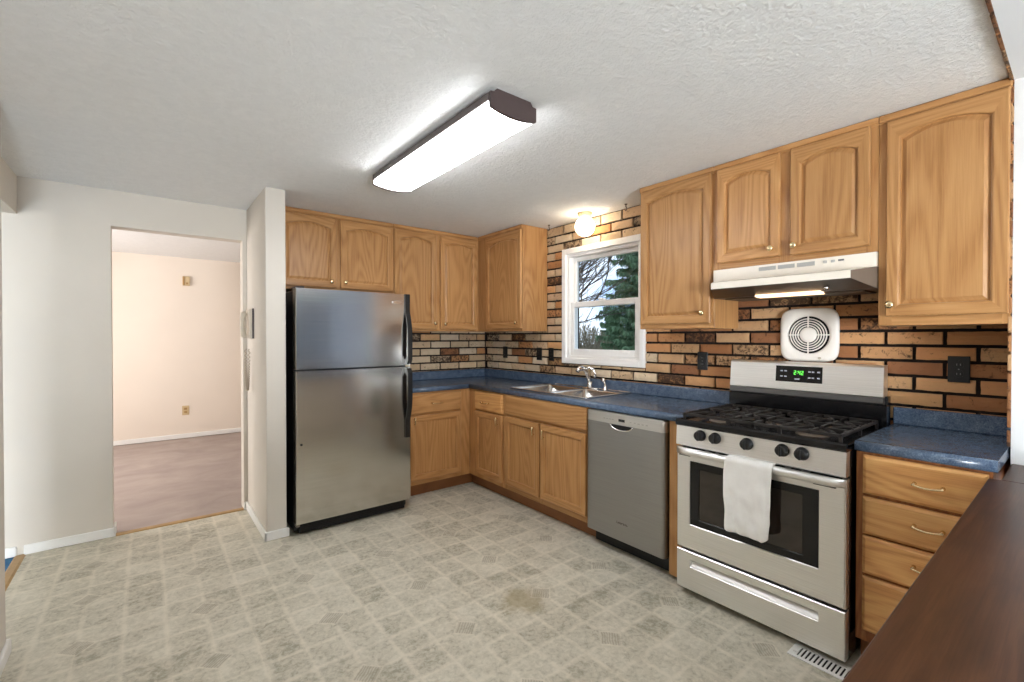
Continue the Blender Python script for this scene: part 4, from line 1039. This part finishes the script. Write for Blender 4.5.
# ------------------------------------------------------------------ outdoors seen through the window
bm = B(); box(bm, .16, 60, -40, 60, -.5, -.30); struct('ground_lawn', bm, M['lawn'])
def frame_of(d):
    d = d.normalized(); s = d.cross(Vector((0,0,1)))
    s = s.normalized() if s.length > 1e-4 else Vector((1,0,0)); return d, s, s.cross(d)
rnd = random.Random(11)
def spruce(base, h, rad, label, nb=95):
    t = thing('spruce_tree', base, label, 'tree', 'spruces beyond the window')
    b = Vector(base)
    bm = B(); tube(bm, [b, b+Vector((0,0,h*.5)), b+Vector((0,0,h))], [.13,.08,.012], 10); obj('trunk', bm, M['bark'], t)
    bm = B()
    for k in range(nb):
        z = h*(.05+.93*(k/nb)**.9); r = rad*(1-z/h)**.75+.08; a = k*2.39996+rnd.uniform(-.3,.3); r *= rnd.uniform(.75,1.12)
        d = Vector((math.cos(a), math.sin(a), 0)); npt = 9; P0 = []
        for i in range(npt+1):
            q = i/npt; P0.append(b+Vector((0,0,z))+d*r*q+Vector((0,0,-.34*r*q+.24*r*q*q)))
        for i in range(npt):
            p, q_ = P0[i], P0[i+1]
            side = Vector((-d.y, d.x, 0)); wdt = .34*r*(1-(i/npt))**.7*min(1, .4+i/2)+.05
            for s in (-1, 1):
                for c in range(7):
                    pp = p.lerp(q_, c/7); ln = wdt*rnd.uniform(.55,1.1)
                    tip = pp+side*s*ln+d*ln*.55+Vector((0,0,-.18*ln-rnd.uniform(0,.22)))
                    wv = (tip-pp).cross(Vector((rnd.uniform(-1,1),rnd.uniform(-1,1),1))).normalized()*.024
                    m1 = pp.lerp(tip,.5)+Vector((0,0,.02))
                    bm.faces.new([bm.verts.new(pp), bm.verts.new(m1+wv), bm.verts.new(tip), bm.verts.new(m1-wv)])
                    hang = m1+Vector((rnd.uniform(-.05,.05),rnd.uniform(-.05,.05),-rnd.uniform(.08,.26)))
                    bm.faces.new([bm.verts.new(m1+wv*.9), bm.verts.new(hang), bm.verts.new(m1-wv*.9)])
    obj('foliage', bm, M['needle'], t, False)
spruce((11.8,6.3,-.3), 8.6, 2.1, 'tall drooping green spruce closest outside the window', 230)
spruce((17.5,12.5,-.3), 3.3, 1.35, 'lower green spruce farther off behind the tall one', 80)
# bare tree
t = thing('bare_tree', (7.2,7.2,-.3), 'leafless tree with sweeping grey branches outside the window', 'tree')
bm = B(); rb = random.Random(5)
def limb(p, d, ln, r, depth):
    pts = [Vector(p)]; dd = Vector(d).normalized(); n = 7
    for i in range(n):
        dd = (dd+Vector((rb.uniform(-.13,.13),rb.uniform(-.13,.13),rb.uniform(-.06,.10)))).normalized(); pts.append(pts[-1]+dd*ln/n)
    tube(bm, pts, [r*(1-.75*i/n) for i in range(n+1)], 6)
    if depth:
        for i in range(2, n+1):
            for _ in range(2 if depth > 1 else 1):
                nd = (dd+Vector((rb.uniform(-.8,.8),rb.uniform(-.9,.5),rb.uniform(-.3,.8)))).normalized()
                limb(pts[i], nd, ln*rb.uniform(.35,.6), r*.36, depth-1)
tube(bm, [(7.2,7.2,-.3),(7.15,7.15,.9),(7.05,7.0,2.2),(7.0,6.9,3.4),(6.9,6.8,5.2)], [.20,.17,.14,.10,.04], 10)
for z, d, ln, r in ((1.9,(-.3,-1,.30),2.6,.055),(2.2,(-.1,-1,.75),2.8,.05),(2.5,(.2,-1,.5),2.6,.05),(2.6,(-.5,-.9,1.0),2.8,.045),(2.9,(-.2,-1,.10),2.8,.05),(3.2,(0,-1,.9),2.5,.04),(1.5,(.3,-1,.15),2.2,.045),(1.7,(-.6,-.8,.55),2.4,.04),(3.6,(-.3,-1,-.1),2.4,.04),(2.25,(-.35,-1,.02),3.2,.085),(1.3,(-.2,-1,.95),3.4,.06),(1.0,(-.4,-1,.8),3.6,.06),(1.6,(.1,-1,1.1),3.2,.055),(1.9,(-.5,-1,.75),3.0,.055)):
    limb((7.08,7.05,z), d, ln, r*.8, 2)
obj('branches', bm, M['bark'], t)
# dry shrub
def shrub(base, w, h, label):
    b = Vector(base); bm = B()
    for k in range(7000):
        a = rb.uniform(0,2*PI); r = w*math.sqrt(rb.random()); zmax = h*(1-(r/w)**2*.75)
        p = b+Vector((r*math.cos(a), r*math.sin(a), zmax*rb.uniform(.15,.95)))
        d = Vector((rb.uniform(-.5,.5),rb.uniform(-.5,.5),1)).normalized()*rb.uniform(.12,.3); wv = d.cross(Vector((rb.uniform(-1,1),rb.uniform(-1,1),.1))).normalized()*.02
        bm.faces.new([bm.verts.new(p-wv), bm.verts.new(p+wv), bm.verts.new(p+d)])
    for k in range(60):
        a = rb.uniform(0,2*PI); r = w*.8*rb.random(); tube(bm, [b+Vector((r*.2*math.cos(a),r*.2*math.sin(a),0)), b+Vector((r*math.cos(a),r*math.sin(a),h*(1-(r/w)**2*.75)*.9))], [.012,.004], 4)
    o = obj('dry_shrub', bm, M['twig'], None, False)
    tag(o, label, 'shrub')
shrub((13.9,11.3,-.3), 1.8, 2.35, 'pale dry shrub low beyond the window glass, beside the spruces')
